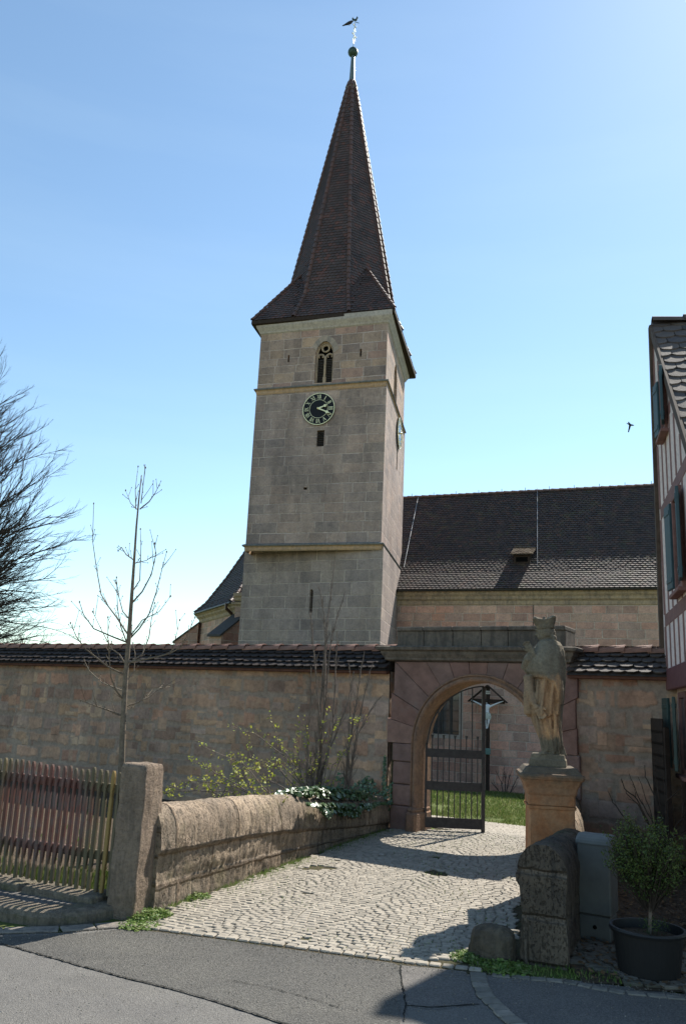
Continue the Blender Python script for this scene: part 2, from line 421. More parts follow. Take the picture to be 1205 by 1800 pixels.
def cornice(mb,path,prof,closed=False):
    """sweep a moulding profile [(out,z)] along plan points"""
    pts=[Vector(p[:2]) for p in path]; N=len(pts); rings=[]
    for i in range(N):
        a=pts[i-1] if (i>0 or closed) else None; b=pts[(i+1)%N] if (i<N-1 or closed) else None
        ns=[]
        for p,q in((a,pts[i]),(pts[i],b)):
            if p is not None and q is not None:
                d=(q-p).normalized(); ns.append(Vector((d.y,-d.x)))
        m=sum(ns,Vector((0,0)))
        m=m/ (m.length_squared/len(ns)) if len(ns)>1 else m
        if len(ns)>1: m=(ns[0]+ns[1])/(1+ns[0].dot(ns[1]))
        rings.append([V(pts[i].x+m.x*o,pts[i].y+m.y*o,z) for o,z in prof])
    mb.loft(rings+([rings[0]] if closed else []),cap=not closed)
def shrinkpoly(path,k):
    pts=[Vector(p[:2]) for p in path]; c=sum(pts,Vector((0,0)))/len(pts); return [(p-c)*k+c for p in pts]
# ================================================================ materials
m_tower=masonry('tower_sandstone',.40,.85,.028,[(.240,.211,.185),(.208,.188,.168),(.268,.232,.198),(.228,.20,.175),(.18,.163,.15),(.255,.208,.172)],(.36,.32,.275),k=1.36,van=.85,tone=.6,wob=.03,edge=.012,bump=.02,stain=.36,mortvar=.0,lime=.10,rowvar=.35)
m_towertop=masonry('tower_top_sandstone',.40,.80,.028,[(.255,.215,.18),(.21,.185,.165),(.30,.20,.165),(.26,.215,.165),(.19,.165,.15),(.30,.235,.17)],(.38,.335,.29),k=1.28,van=.6,wob=.03,edge=.012,bump=.02,stain=.22,lime=.12,rowvar=.35)
m_towerlow=masonry('tower_base_sandstone',.46,.95,.028,[(.217,.195,.174),(.24,.213,.188),(.18,.162,.146),(.265,.236,.198),(.207,.186,.166)],(.34,.308,.262),k=1.47,van=.75,tone=.55,wob=.03,edge=.012,bump=.02,stain=.25,lime=.08,rowvar=.35)
m_nave=masonry('nave_sandstone',.34,.70,.025,[(.34,.235,.19),(.30,.24,.20),(.36,.29,.225),(.27,.23,.20),(.38,.235,.18)],(.40,.34,.28),k=1.45,wob=.03,edge=.015,bump=.02,stain=.2,lime=.15,rowvar=.35)
m_wall=masonry('rubble_sandstone',.27,.58,.02,[(.40,.255,.175),(.32,.24,.17),(.44,.32,.20),(.27,.225,.185),(.38,.215,.15),(.46,.375,.26),(.20,.165,.145),(.33,.29,.26),(.37,.26,.18)],(.30,.25,.195),k=1.1,wob=.06,edge=.05,bump=.010,stain=.35,rowvar=.38,mortvar=.05,soft=.05,lime=.35)
m_gate=masonry('red_gate_sandstone',5,7,.001,[(.27,.155,.12),(.25,.15,.12),(.29,.165,.12)],(.15,.1,.08),wob=.0,edge=.0,bump=.012,stain=.3,rowvar=0)
m_cornice=stone('cornice_sandstone',(.42,.33,.23),(.36,.28,.21),(.12,.11,.10),.45,.01)
m_under=stone('ochre_string_stone',(.46,.31,.19),(.40,.29,.20),(.22,.17,.13),.35,.01)
m_slabtop=stone('grey_lichened_slab',(.20,.20,.19),(.16,.16,.155),(.09,.09,.088),.4,.01)
m_frieze=stone('pale_frieze_stone',(.42,.385,.345),(.37,.34,.305),(.26,.225,.20),.35,.006)
m_roof=rndmat('old_clay_tiles',[(.044,.036,.034),(.058,.044,.040),(.075,.050,.042),(.05,.042,.040),(.10,.058,.045)],.72,.3,4,.35,.004,30,moss=((.10,.11,.045),.35,2.2))
m_spire=rndmat('spire_clay_tiles',[(.058,.045,.042),(.075,.052,.047),(.066,.049,.045),(.085,.056,.050),(.12,.055,.042)],.65,.35,1.2,.4,.004,30)
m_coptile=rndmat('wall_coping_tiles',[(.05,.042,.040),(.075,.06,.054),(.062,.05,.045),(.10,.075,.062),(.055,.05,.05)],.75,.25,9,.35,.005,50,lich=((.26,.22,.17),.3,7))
m_coptile_shade=rndmat('shaded_coping_tiles',[(.030,.024,.023),(.042,.033,.03),(.036,.029,.027),(.055,.04,.035),(.03,.027,.027)],.85,.15,9,.35,.005,50,lich=((.15,.13,.10),.18,7))  # shade on the left coping put into these darker tiles
m_slate=rndmat('grey_house_tiles',[(.07,.062,.06),(.09,.08,.075),(.11,.09,.08),(.08,.07,.07)],.85,.15,5,.3,.005,40,lich=((.22,.2,.15),.25,5))
m_ridge=rndmat('ridge_tiles',[(.20,.10,.07),(.27,.14,.10),(.16,.09,.07)],.7,.3,7,.3,.005,40)
m_ridgedark=rndmat('dark_ridge_tiles',[(.08,.045,.035),(.11,.055,.04),(.07,.045,.038)],.6,.45,7,.3,.005,40)
m_darkwood=plain('dark_stained_wood',(.035,.024,.018),.8,.2,nv=.3,ns=12,bump=.003)
m_black=plain('black_and_unlit_interior',(.006,.006,.006),1,.0)
m_louvre=plain('weathered_louvre',(.045,.038,.032),.85,.2,nv=.3)
m_lead=plain('dark_slab',(.075,.07,.066),.85,.2)
m_gutter=plain('dark_gutter_metal',(.035,.033,.032),.5,.5,.3)
m_copper=plain('verdigris_copper',(.035,.065,.05),.5,.5,.5,nv=.35,ns=5)
m_coppercone=plain('grey_green_copper',(.16,.19,.165),.35,.5,.5,nv=.2)
m_gilt=plain('gilded_metal',(.80,.72,.42),.32,.6,.35,nv=.08)
m_giltbright=plain('polished_gilt',(.9,.85,.75),.15,.8,.9,nv=.05)
m_dial=plain('black_dial_enamel',(.006,.006,.008),.45,.2,nv=.1)
m_dialgloss=plain('glossy_side_dial',(.01,.011,.014),.12,.6,nv=.1)
m_wire=plain('lightning_wire',(.4,.4,.4),.4,.6,.6)
m_glass=plain('dark_leaded_glass',(.05,.06,.065),.12,.7,nv=.4,ns=3)
# ================================================================ CHURCH
church=thing('church',(1.62,31.1,-1.3),'sandstone church with tall tiled spire and black clock behind the churchyard wall','church')
n_tw=MB()
FR=lambda px,py:aty(px,py,31.2)
def stage(topR,topL,botz,br,zref=None):
    f=FR(*topR); l=atz(topL[0],topL[1],f.z); return f,l
# footprints (front-left, front-right, back-right, back-left) of the three stages
def foot(f,l,bpx):
    dd=V(math.cos(math.radians(79)),math.sin(math.radians(79)),0); b=f+dd*bpx
    return [l.to_2d(),f.to_2d(),b.to_2d(),(l+dd*bpx).to_2d()]
fT,lT=stage((677.6,670.9),(451.7,687.5),0,0); ST=foot(fT,lT,6.4)
fM,lM=stage((676.6,676.5),(450.0,692.5),0,0); fM2,lM2=stage((672.1,956.5),(432,960),0,0)
SM=foot((fM+fM2)/2,(lM+lM2)/2,6.75)
fL,lL=stage((672.1,961),(429.3,964),0,0); fL2,lL2=stage((669.2,1130),(419.5,1130.8),0,0)
SL=foot((fL+fL2)/2,(lL+lL2)/2,7.2)
Z3=7.75; Z2=14.45; Z1=17.08
def u_on(path,i,px,py):
    A,B=path[i],path[(i+1)%4]; return onplane(px,py,A,B-A)
hl=[]
# lower stage
u0,z0=u_on(SL,0,542.5,1077); u1,z1=u_on(SL,0,550.5,1035)
mb=MB(); wall_open(mb,SL[0],SL[1],-2.6,Z3,[(u0,u1,z0,z1,'pointed',.35)])
wall_open(mb,SL[1],SL[2],-2.6,Z3); wall_open(mb,SL[2],SL[3],-2.6,Z3); wall_open(mb,SL[3],SL[0],-2.6,Z3)
tl=mb.build('tower_base',m_towerlow,church)
def dark_back(path,i,u0,u1,z0,z1,dp,par,mat=m_black,name='opening'):  # near-black panel stands in for the unlit interior behind an opening
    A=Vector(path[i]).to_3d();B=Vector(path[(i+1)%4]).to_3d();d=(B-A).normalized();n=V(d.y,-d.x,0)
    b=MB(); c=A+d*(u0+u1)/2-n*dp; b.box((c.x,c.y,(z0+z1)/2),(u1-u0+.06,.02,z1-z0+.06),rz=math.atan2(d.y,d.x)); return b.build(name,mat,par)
dark_back(SL,0,u0,u1,z0,z1,.36,tl,name='unlit_window_panel')
# middle stage
hM=[]
a=u_on(SM,0,555.5,785); b=u_on(SM,0,570,756); hM.append((a[0],b[0],a[1],b[1],None,.25))
a=u_on(SM,0,533,861); b=u_on(SM,0,539.5,856.5); hM.append((a[0],b[0],a[1],b[1],None,.25))
a=u_on(SM,1,695.8,824); b=u_on(SM,1,698.6,792); hS=[(a[0],b[0],a[1],b[1],None,.3)]
mb=MB(); wall_open(mb,SM[0],SM[1],Z3,Z2,hM); wall_open(mb,SM[1],SM[2],Z3,Z2,hS); wall_open(mb,SM[2],SM[3],Z3,Z2); wall_open(mb,SM[3],SM[0],Z3,Z2)
tm=mb.build('tower_shaft',m_tower,church)
for h in hM: dark_back(SM,0,h[0],h[1],h[2],h[3],.26,tm,name='unlit_opening_panel')
dark_back(SM,1,*hS[0][:4],.31,tm,name='unlit_opening_panel')
def louvres(path,i,u0,u1,z0,z1,dp,n,par,mat=m_louvre):
    A=Vector(path[i]).to_3d();B=Vector(path[(i+1)%4]).to_3d();d=(B-A).normalized();nn=V(d.y,-d.x,0); b=MB()
    for k in range(n):
        z=z0+(k+.5)*(z1-z0)/n; c=A+d*(u0+u1)/2-nn*dp
        b.box((c.x,c.y,z),(u1-u0,.16,.022),rz=math.atan2(d.y,d.x),rx=math.radians(40),bev=.004)
    return b.build('louvres',mat,par)
louvres(SM,0,hM[0][0],hM[0][1],hM[0][2],hM[0][3],.12,9,tm)
# top stage with belfry windows
wu0,wz0=u_on(ST,0,551.5,674); wu1,_=u_on(ST,0,583.5,672); _,wz1=u_on(ST,0,566,599)
sl1=u_on(ST,0,505,637);sl1b=u_on(ST,0,509,624); sl2=u_on(ST,0,631.5,627);sl2b=u_on(ST,0,635.5,613)
side0=u_on(ST,1,697.5,700); side1=u_on(ST,1,703.5,640)
hT=[(wu0,wu1,wz0,wz1,'soft',.22),(sl1[0],sl1b[0],sl1[1],sl1b[1],None,.25),(sl2[0],sl2b[0],sl2[1],sl2b[1],None,.25)]
hT2=[(2.45,3.5,wz0,wz1,'soft',.22)]
mb=MB(); wall_open(mb,ST[0],ST[1],Z2,Z1,hT); wall_open(mb,ST[1],ST[2],Z2,Z1,hT2); wall_open(mb,ST[2],ST[3],Z2,Z1); wall_open(mb,ST[3],ST[0],Z2,Z1)
tt=mb.build('belfry',m_towertop,church)
for h in hT[1:]: dark_back(ST,0,*h[:4],.26,tt,name='unlit_slit_panel')
def tracery(path,i,u0,u1,z0,z1):
    A=Vector(path[i]).to_3d();B=Vector(path[(i+1)%4]).to_3d();d=(B-A).normalized();n=V(d.y,-d.x,0)
    P=lambda u,z,k=.0:V(A.x+d.x*u-n.x*k,A.y+d.y*u-n.y*k,z)
    w=u1-u0;m=(u0+u1)/2; b=MB()
    out=arch_outline(u0+.03,u1-.03,z0,z1-.03,'soft')
    b.tube([P(*p,.14) for p in out[1:]+[out[0]]],.05,5)
    zs=z1-w*.95
    b.tube([P(m,z0,.14),P(m,z0+.3,.14),P(m,z0+.32,.14),P(m,zs,.14)],[.075,.075,.05,.05],8)
    r=w*.19; cz=z1-w*.38
    b.tube([P(m+r*math.cos(t*PI/10),cz+r*math.sin(t*PI/10),.14) for t in range(21)],.042,5)
    for s in(-1,1):
        c=m+s*w*.25; rr=w*.23
        b.tube([P(c+rr*math.cos(t*PI/10),zs-.02+rr*1.15*math.sin(t*PI/10),.14) for t in range(11)],.042,5)
        for q in(-1,1): b.tube([P(c+q*rr*.95,zs+rr*.5,.14),P(c+q*rr*.35,zs+rr*.25,.14),P(c+q*rr*.5,zs+rr*.95,.14)],.03,5)
    f=b.build('window_tracery',m_cornice,tt)
    lv=MB(); k=15
    for j in range(k):
        z=z0+.04+j*(zs-z0)/k
        for s in(-1,1):
            c=P(m+s*w*.24,z,.2); lv.box(c,(w*.40,.13,.03),rz=math.atan2(d.y,d.x),rx=math.radians(42),bev=.004)
    lv.build('louvres',m_louvre,tt)
    dark_back(path,i,u0-.1,u1+.1,z0-.1,z1+.1,.30,tt,name='unlit_belfry_panel')
tracery(ST,0,wu0,wu1,wz0,wz1); tracery(ST,1,2.45,3.5,wz0,wz1)
# voussoirs of lighter stone round the belfry window
A=Vector(ST[0]).to_3d();B=Vector(ST[1]).to_3d();d=(B-A).normalized();n=V(d.y,-d.x,0)
def Pt(u,z,k=0): return V(A.x+d.x*u-n.x*k,A.y+d.y*u-n.y*k,z)
mb=MB(); out=arch_outline(wu0,wu1,wz0,wz1,'soft'); cc=((wu0+wu1)/2,wz1-.85)
for s in range(2,len(out)-3,2):
    p,q=out[s],out[s+2] if s+2<len(out) else out[-1]
    e=lambda a,k:(a[0]+(a[0]-cc[0])*k/ max(.3,math.hypot(a[0]-cc[0],a[1]-cc[1])),a[1]+(a[1]-cc[1])*k/max(.3,math.hypot(a[0]-cc[0],a[1]-cc[1])))
    rr=R(); ring=[[Pt(*p,-.012),Pt(*q,-.008),Pt(*e(q,.27),-.008),Pt(*e(p,.27),-.008)],[Pt(*p,.02),Pt(*q,.02),Pt(*e(q,.27),.02),Pt(*e(p,.27),.02)]]
    mb.loft(ring[::-1],r=rr)
mb.build('window_arch_stones',rndmat('arch_stones',[(.24,.205,.175),(.36,.29,.23),(.30,.25,.21)],.9,.2,9,.25,.01,25),tt)
# string courses and frieze
mb=MB(); cornice(mb,SM,[(0,Z3-.22),(.03,Z3-.17),(.035,Z3-.07),(.08,Z3-.035),(0,Z3-.03)],True); o_=mb.build('lower_string_course',m_under,church)
mb=MB(); cornice(mb,SM,[(0,Z3-.032),(.11,Z3-.032),(.125,Z3+.005),(.115,Z3+.03),(-.05,Z3+.11)],True); mb.build('weathering_slab',m_slabtop,o_)
mb=MB(); cornice(mb,ST,[(0,Z2-.22),(.03,Z2-.17),(.035,Z2-.07),(.08,Z2-.035),(0,Z2-.03)],True); o_=mb.build('upper_string_course',m_under,church)
mb=MB(); cornice(mb,ST,[(0,Z2-.032),(.11,Z2-.032),(.125,Z2+.005),(.115,Z2+.03),(-.05,Z2+.11)],True); mb.build('weathering_slab',m_slabtop,o_)
mb=MB(); cornice(mb,ST,[(-.02,Z1-.12),(.05,Z1-.06),(.07,Z1+.0),(.16,Z1+.14),(.19,Z1+.20),(.19,Z1+.42),(-.1,Z1+.42)],True); mb.build('eaves_frieze',m_frieze,church)
# ---- spire
ZE=17.6; eR=aty(692.8,542,31.0); ZE=eR.z; eL=atz(443,564,ZE); eB=atz(729.7,658.8,ZE); eBL=eL+(eB-eR)
cor=[eL,eR,eB,eBL]; cen=(eL+eB)/2; ap=aty(618,147,cen.y); ZT=ap.z
oct0=[]
for i in range(4):
    a,b=cor[i],cor[(i+1)%4]; oct0+= [a+(b-a)*.30,a+(b-a)*.69]
# order: for side i: points 2i,2i+1 ; corner after side i is cor[i+1]
Z0=ZE+1.35; k1=.80
oct1=[cen.lerp(V(p.x,p.y,cen.z),k1) for p in oct0]; oct1=[V(p.x,p.y,Z0) for p in oct1]
topc=V(ap.x,ap.y,ZT); oct2=[topc+(V(p.x,p.y,0)-V(cen.x,cen.y,0))*.055 for p in oct1]
mb=MB(); hips=[]
for i in range(4):
    a0,b0=oct0[2*i],oct0[2*i+1]; a1,b1=oct1[2*i],oct1[2*i+1]; a2,b2=oct2[2*i],oct2[2*i+1]
    tile_poly(mb,[a0,b0,b1,a1],.19,.155,lift=.03); tile_poly(mb,[a1,b1,b2,a2],.19,.155,lift=.03)
    c=cor[(i+1)%4]; j=(2*i+2)%8; d0,d1,d2=oct0[j],oct1[j],oct2[j]
    f=.125; e1=b1.lerp(b2,f); g1=d1.lerp(d2,f); m=(e1+g1)/2
    tile_poly(mb,[b0,c,m],.19,.155,lift=.03); tile_poly(mb,[c,d0,m],.19,.155,lift=.03)
    tile_poly(mb,[b0,m,b1],.19,.155,lift=.03); tile_poly(mb,[d0,d1,m],.19,.155,lift=.03)
    tile_poly(mb,[b1,m,e1],.19,.155,lift=.03); tile_poly(mb,[d1,g1,m],.19,.155,lift=.03)
    tile_poly(mb,[e1,g1,d2,b2],.19,.155,lift=.03)
    hp=MB(); ridge_caps(hp,c+V(0,0,.03),m,.07,.32,6); hips.append(hp)
for j in range(8):
    hp=MB(); ridge_caps(hp,oct0[j]+V(0,0,.03),oct1[j]+V(0,0,.03),.085,.32,6); ridge_caps(hp,oct1[j]+V(0,0,.02),oct2[j]+V(0,0,.02),.085,.32,6); hips.append(hp)
sp=mb.build('spire',m_spire,church)
for hp in hips: hp.build('hip_tiles',m_ridgedark,sp)
mb=MB(); cornice(mb,[p.to_2d() for p in cor],[(-.30,ZE-.22),(-.04,ZE-.20),(.02,ZE-.16),(.02,ZE-.02),(-.30,ZE+.02)],True); mb.build('eaves_board',m_darkwood,church)
mb=MB(); mb.poly([cor[0]-V(0,0,.2),cor[3]-V(0,0,.2),cor[2]-V(0,0,.2),cor[1]-V(0,0,.2)]); mb.build('eaves_soffit',m_darkwood,church)
# finial
bz=aty(620,92,cen.y); tz=aty(621,48,cen.y)
mb=MB(); x,y=topc.x,topc.y
mb.lathe((x,y,0),[(.30,ZT-.35),(.21,ZT-.02),(.14,ZT+.25),(.10,bz.z-.26),(.085,bz.z-.2)],10); fi=mb.build('finial_cone',m_coppercone,church,smooth=True)
mb=MB(); mb.lathe((bz.x,y,bz.z),[(.25*math.cos(a_*PI/24)+.004,.25*math.sin(a_*PI/24)) for a_ in range(-12,10)]+[(.06,.26),(.04,.30),(.02,.36)],20); mb.build('finial_ball',m_copper,church,smooth=True)
mb=MB(); zt=aty(621,38,cen.y).z
mb.tube([(bz.x,y,bz.z+.3),(bz.x+.03,y,zt)],.022,6)
hh=zt-bz.z-.3
def cz_(f): return bz.z+.3+hh*f
vx=V(.5,.86,0)
for f0,f1,wd in((.12,.45,.11),(.5,.8,.09)):
    for s in(-1,1):
        c0=V(bz.x+.02,y,0); mb.tube([c0+V(0,0,cz_(f0)),c0+vx*s*wd+V(0,0,cz_((f0+f1)/2)),c0+V(0,0,cz_(f1))],.018,5)
for f,wd in((.47,.16),(.84,.09)):
    c0=V(bz.x+.02,y,cz_(f)); mb.beam(c0-vx*wd,c0+vx*wd,.03,.035)
    for s in(-1,1): mb.ell(c0+vx*s*wd,(.045,.045,.045),8,6)
vane=mb.build('weathervane_cross',m_giltbright,church)
mb=MB() # rooster: silhouette plate with thickness
ro=[(-.30,.10),(-.26,.24),(-.18,.32),(-.20,.20),(-.10,.16),(.02,.18),(.10,.30),(.12,.42),(.16,.48),(.21,.46),(.22,.40),(.28,.37),(.22,.34),(.21,.22),(.16,.08),(.06,0),(-.08,-.01),(-.2,.02)]
mb.loft([[V(bz.x+.03+a*.55,y-.03+a*.15+k*.02,zt+.02+b*.6) for a,b in ro] for k in(-1,1)]); mb.beam((bz.x+.06,y,zt-.02),(bz.x+.24,y+.05,zt-.03),.02,.02)
mb.build('weathercock',m_copper,church)
# ---- clocks
def clock(path,i,px,py,rad,name,hands=True):
    A=Vector(path[i]).to_3d();B=Vector(path[(i+1)%4]).to_3d();d=(B-A).normalized();n=V(d.y,-d.x,0)
    u,z=onplane(px,py,A,B-A); c=A+d*u+V(0,0,z)
    P=lambda a,b,k:c+d*a+V(0,0,b)+n*k
    D=MB(); N=48
    D.loft([[P(rad*math.cos(2*PI*t/N),rad*math.sin(2*PI*t/N),k) for t in range(N)] for k in(.01,.08)])
    dial=D.build(name,m_dialgloss if 'side' in name else m_dial,church)
    def ring(r0,r1,k0,k1,nm):
        g=MB(); 
        rr=[(r0,k0),(r0,k1),(r1,k1),(r1,k0)]
        g.loft([[P(r*math.cos(2*PI*t/N),r*math.sin(2*PI*t/N),k) for r,k in rr] for t in range(N+1)],cap=False); g.build(nm,m_gilt,dial)
    ring(rad*.97,rad*1.01,.07,.092,'outer_ring'); ring(rad*.565,rad*.585,.07,.088,'inner_ring')
    if not hands:
        return
    num=['XII','I','II','III','IV','V','VI','VII','VIII','IX','X','XI']; h=rad*.26; r0=rad*.64
    for k,s in enumerate(num):
        g=MB()
        an=PI/2-2*PI*k/12; er=V(math.cos(an),math.sin(an),0); et=V(math.sin(an),-math.cos(an),0)
        wd={'I':.055,'V':.16,'X':.15}; W=sum(wd[q] for q in s)*rad+.02*rad*(len(s)-1); x0=-W/2; kk=min(1,.24*rad/W) if W>.24*rad else 1
        def bar(x1,y1,x2,y2,t):
            p=[]
            L=math.hypot(x2-x1,y2-y1); nx,ny=-(y2-y1)/L*t/2,(x2-x1)/L*t/2
            q=[(x1+nx,y1),(x2+nx,y2),(x2-nx,y2),(x1-nx,y1)]
            q=[(a*kk,b) for a,b in q]
            w2=lambda a,b,kz:P((er*(r0+b)+et*a).x,(er*(r0+b)+et*a).y,kz)
            g.loft([[w2(a,b,kz) for a,b in q] for kz in(.078,.088)])
        for q in s:
            W1=wd[q]*rad; t=.032*rad
            if q=='I': bar(x0+W1/2,0,x0+W1/2,h,t)
            elif q=='V': bar(x0,h,x0+W1/2,0,t*1.1); bar(x0+W1,h,x0+W1/2,0,t*.6)
            else: bar(x0,h,x0+W1,0,t*1.1); bar(x0+W1,h,x0,0,t*.6)
            x0+=W1+.02*rad
        g.build('numeral',m_gilt,dial)
        if False:
            for hh_ in(0,h):
                q=-W/2-.01; bar2=[(-W/2*kk-.008,hh_-.006*1),(W/2*kk+.008,hh_-.006),(W/2*kk+.008,hh_+.014),(-W/2*kk-.008,hh_+.014)]
                w2=lambda a,b,kz:P((er*(r0+b)+et*a).x,(er*(r0+b)+et*a).y,kz)
                g.loft([[w2(a,b,kz) for a,b in bar2] for kz in(.079,.103)])
    for nm,an,L,kz in(('hour_hand',70,.62,.13),('minute_hand',115,.88,.16)):
        a=math.radians(90-an); e=V(math.cos(a),math.sin(a),0); s=V(-math.sin(a),math.cos(a),0); g=MB()
        pr=[(-.06,.035),(0,.05),(L*.45,.035),(L*.62,.035),(L*.66,.085),(L*.74,.09),(L*.8,.04),(L,.0)]
        pts=[(x*rad,w_*rad) for x,w_ in pr]; o=[e*x+s*w_ for x,w_ in pts]+[e*x-s*w_ for x,w_ in pts[::-1][1:]]
        g.loft([[P(q.x,q.y,k) for q in o] for k in(kz-.012,kz+.012)]); g.ell(P(0,0,kz),(.07*rad,.07*rad,.07*rad),10,6); g.build(nm,m_gilt,dial)
clock(SM,0,560.8,719.8,.685,'clock_dial'); clock(SM,1,699.2,762,.70,'side_clock_dial',True)
# ---- nave
na=math.radians(-22); ND=V(math.cos(na),math.sin(na),0); NP=V(-math.sin(na),math.cos(na),0); N0=V(2.548,36.0,0)
if NP.y<0: NP=-NP
def NQ(s,p,z): v=N0+ND*s+NP*p; return V(v.x,v.y,z)
def nv(px,py): return onplane(px,py,N0,ND)
mb=MB()
w_a=nv(758,1290)[0]; w_b=nv(806,1290)[0]; wz_b=nv(805,1292)[1]
S0=-8.0; wl=wall_open(mb,NQ(S0,0,0),NQ(17,0,0),-2.8,6.2,[(w_a-S0,w_b-S0,wz_b,4.1,'pointed',.3)])
mb.poly([NQ(17,0,-2.8),NQ(17,10,-2.8),NQ(17,10,6.2),NQ(17,5.05,12.1),NQ(17,0,6.2)])
nav=mb.build('nave_wall',m_nave,church)
mb=MB(); o=arch_outline(w_a,w_b,wz_b,4.1,'pointed'); o2=arch_outline(w_a-.16,w_b+.16,wz_b-.16,4.28,'pointed')
rg=[[NQ(a,k,b) for a,b in oo] for oo,k in((o2,-.012),(o,-.012),(o,.28))]; mb.loft(rg,cap=False); wf=mb.build('window_surround',m_frieze,nav)
mb=MB(); mb.poly([NQ(a,.26,b) for a,b in o]); 
gl=mb.build('window_glass',m_glass,nav)
mb=MB(); ws=w_b-w_a
for k in(.33,.66): mb.beam(NQ(w_a+ws*k,.22,wz_b),NQ(w_a+ws*k,.22,3.8),.07,.05)
for k in range(7): mb.beam(NQ(w_a,.235,wz_b+.12+k*.42),NQ(w_b,.235,wz_b+.12+k*.42),.03,.03)
mb.build('window_bars',m_gutter,nav)
mb=MB(); cornice(mb,[NQ(S0,0,0).to_2d(),NQ(17,0,0).to_2d()],[(0,5.98),(.04,6.02),(.06,6.16),(.16,6.24),(.18,6.34),(.26,6.42),(.28,6.56),(0,6.56)]); mb.build('nave_cornice',m_cornice,church)
prof=[(-.38,6.62),(.72,7.50),(1.6,8.32),(5.05,12.16)]
mb=MB()
for (p0,z0),(p1,z1) in zip(prof,prof[1:]): tile_poly(mb,[NQ(-3,p0,z0),NQ(17,p0,z0),NQ(17,p1,z1),NQ(-3,p1,z1)],.19,.155,lift=.032)
mb.poly([NQ(-3,5.05,12.12),NQ(17,5.05,12.12),NQ(17,10.5,6.6),NQ(-3,10.5,6.6)])
nr=mb.build('nave_roof',m_roof,church)
mb=MB(); ridge_caps(mb,NQ(-2,5.05,12.12),NQ(17,5.05,12.12),.12,.38); mb.build('ridge_tiles',m_ridgedark,nr)
for k in range(16): mb=MB(); c=NQ(-1+k*1.15,5.0,12.2); mb.beam(c,c+V(0,0,.16),.02,.02); mb.build('ridge_spike',m_gutter,nr)
mb=MB(); pts=[NQ(s,-.46,6.60) for s in(-.6,17)]
mb.loft([[p+NP*(.075*math.cos(a))+V(0,0,.075*math.sin(a)) for a in[PI+PI*i/8 for i in range(9)]]+[p+NP*(.065*math.cos(a))+V(0,0,.065*math.sin(a)) for a in[2*PI-PI*i/8 for i in range(9)]] for p in pts]); mb.build('gutter',m_gutter,nr)
# dormer on the nave roof
ds,dz=nv(917,985); 
def onroof(px,py):   # point on the steep main slope
    d=ray(px,py); p0=NQ(0,1.6,8.32); q=NP*(5.05-1.6)+V(0,0,12.16-8.32); nn=ND.cross(q); o=V(0,0,EYE); t=(p0-o).dot(nn)/d.dot(nn); return o+d*t
c=onroof(917,992); cs=(c-N0).dot(ND); cp=(c-N0).dot(NP); cz=c.z
mb=MB(); mb.box(NQ(cs,cp+.25,cz+.22),(.72,.7,.42),rz=na); dm=mb.build('dormer',m_darkwood,nr)
mb=MB(); mb.box(NQ(cs,cp-.105,cz+.2),(.5,.02,.2),rz=na); mb.build('opening',m_black,dm)  # black plate stands in for the shade inside the dormer
mb=MB(); tile_poly(mb,[NQ(cs-.48,cp-.28,cz+.40),NQ(cs+.48,cp-.28,cz+.40),NQ(cs+.48,cp+.75,cz+.85),NQ(cs-.48,cp+.75,cz+.85)],.16,.15); mb.build('dormer_roof',rndmat('sunlit_dormer_tiles',[(.20,.15,.11),(.26,.2,.14),(.16,.11,.08)],.8,.2,9,.3),dm)  # sun catching the shallow dormer roof put into the paler tile colour
def roofline(a,b): 
    g=MB(); g.tube([onroof(*a)+V(0,-.06,.06),onroof(*b)+V(0,-.06,.06)],.011,4); return g
roofline((735,872),(704,1025)).build('lightning_wire',m_wire,nr); roofline((943,860),(943,1028)).build('lightning_wire',m_wire,nr)
mb=MB(); mb.tube([NQ(5.85,-.03,6.0),NQ(5.85,-.03,2.0)],.012,4); mb.build('lightning_wire',m_gutter,nav)
# ---- choir
BA=V(-5.12,39.05,0); AA=V(-7.83,45.2,0); ZC=6.15
L2=1.8; CC=AA+NP*L2; RR=V(-3.5,44.9,12.5); RB=V(2.0,42.6,12.5); WB=N0+ND*-3.0
def cz3(p,z): return V(p.x,p.y,z)
cc2=(AA+BA)/2; inn=V(.915,.40,0)   # inward from the slanted choir side
ap_=[BA+inn*.35+NP*.35,AA+inn*.35+NP*.2]
mb=MB()
L_AB=(BA-AA).length; hA=onplane(380,1128,AA,BA-AA); hB=onplane(400,1128,AA,BA-AA)
wall_open(mb,AA+inn*.35,BA+inn*.35+NP*.0,-2.5,ZC-.1,[(3.6,5.3,0,5.15,'soft',.3)])
bw=BA+inn*.35; wall_open(mb,bw,N0+ND*-.2,-2.5,ZC-.1); wall_open(mb,CC+inn*.35,AA+inn*.35,-2.5,ZC-.1)
ch=mb.build('choir_wall',m_nave,church)
mb=MB(); cornice(mb,[(CC+inn*.35).to_2d(),(AA+inn*.35).to_2d(),bw.to_2d(),(N0+ND*-.2).to_2d()],[(0,ZC-.55),(.06,ZC-.48),(.08,ZC-.34),(.2,ZC-.24),(.22,ZC-.16),(.32,ZC-.1),(.34,ZC-.02),(0,ZC)]); mb.build('choir_cornice',m_cornice,church)
d_=(BA-AA).normalized(); g=(AA+inn*.65)+d_*4.45; mb=MB(); mb.box((g.x,g.y,2.5),(1.8,.03,5.4),rz=math.atan2(d_.y,d_.x)); mb.build('choir_window',m_glass,ch)
mb=MB()
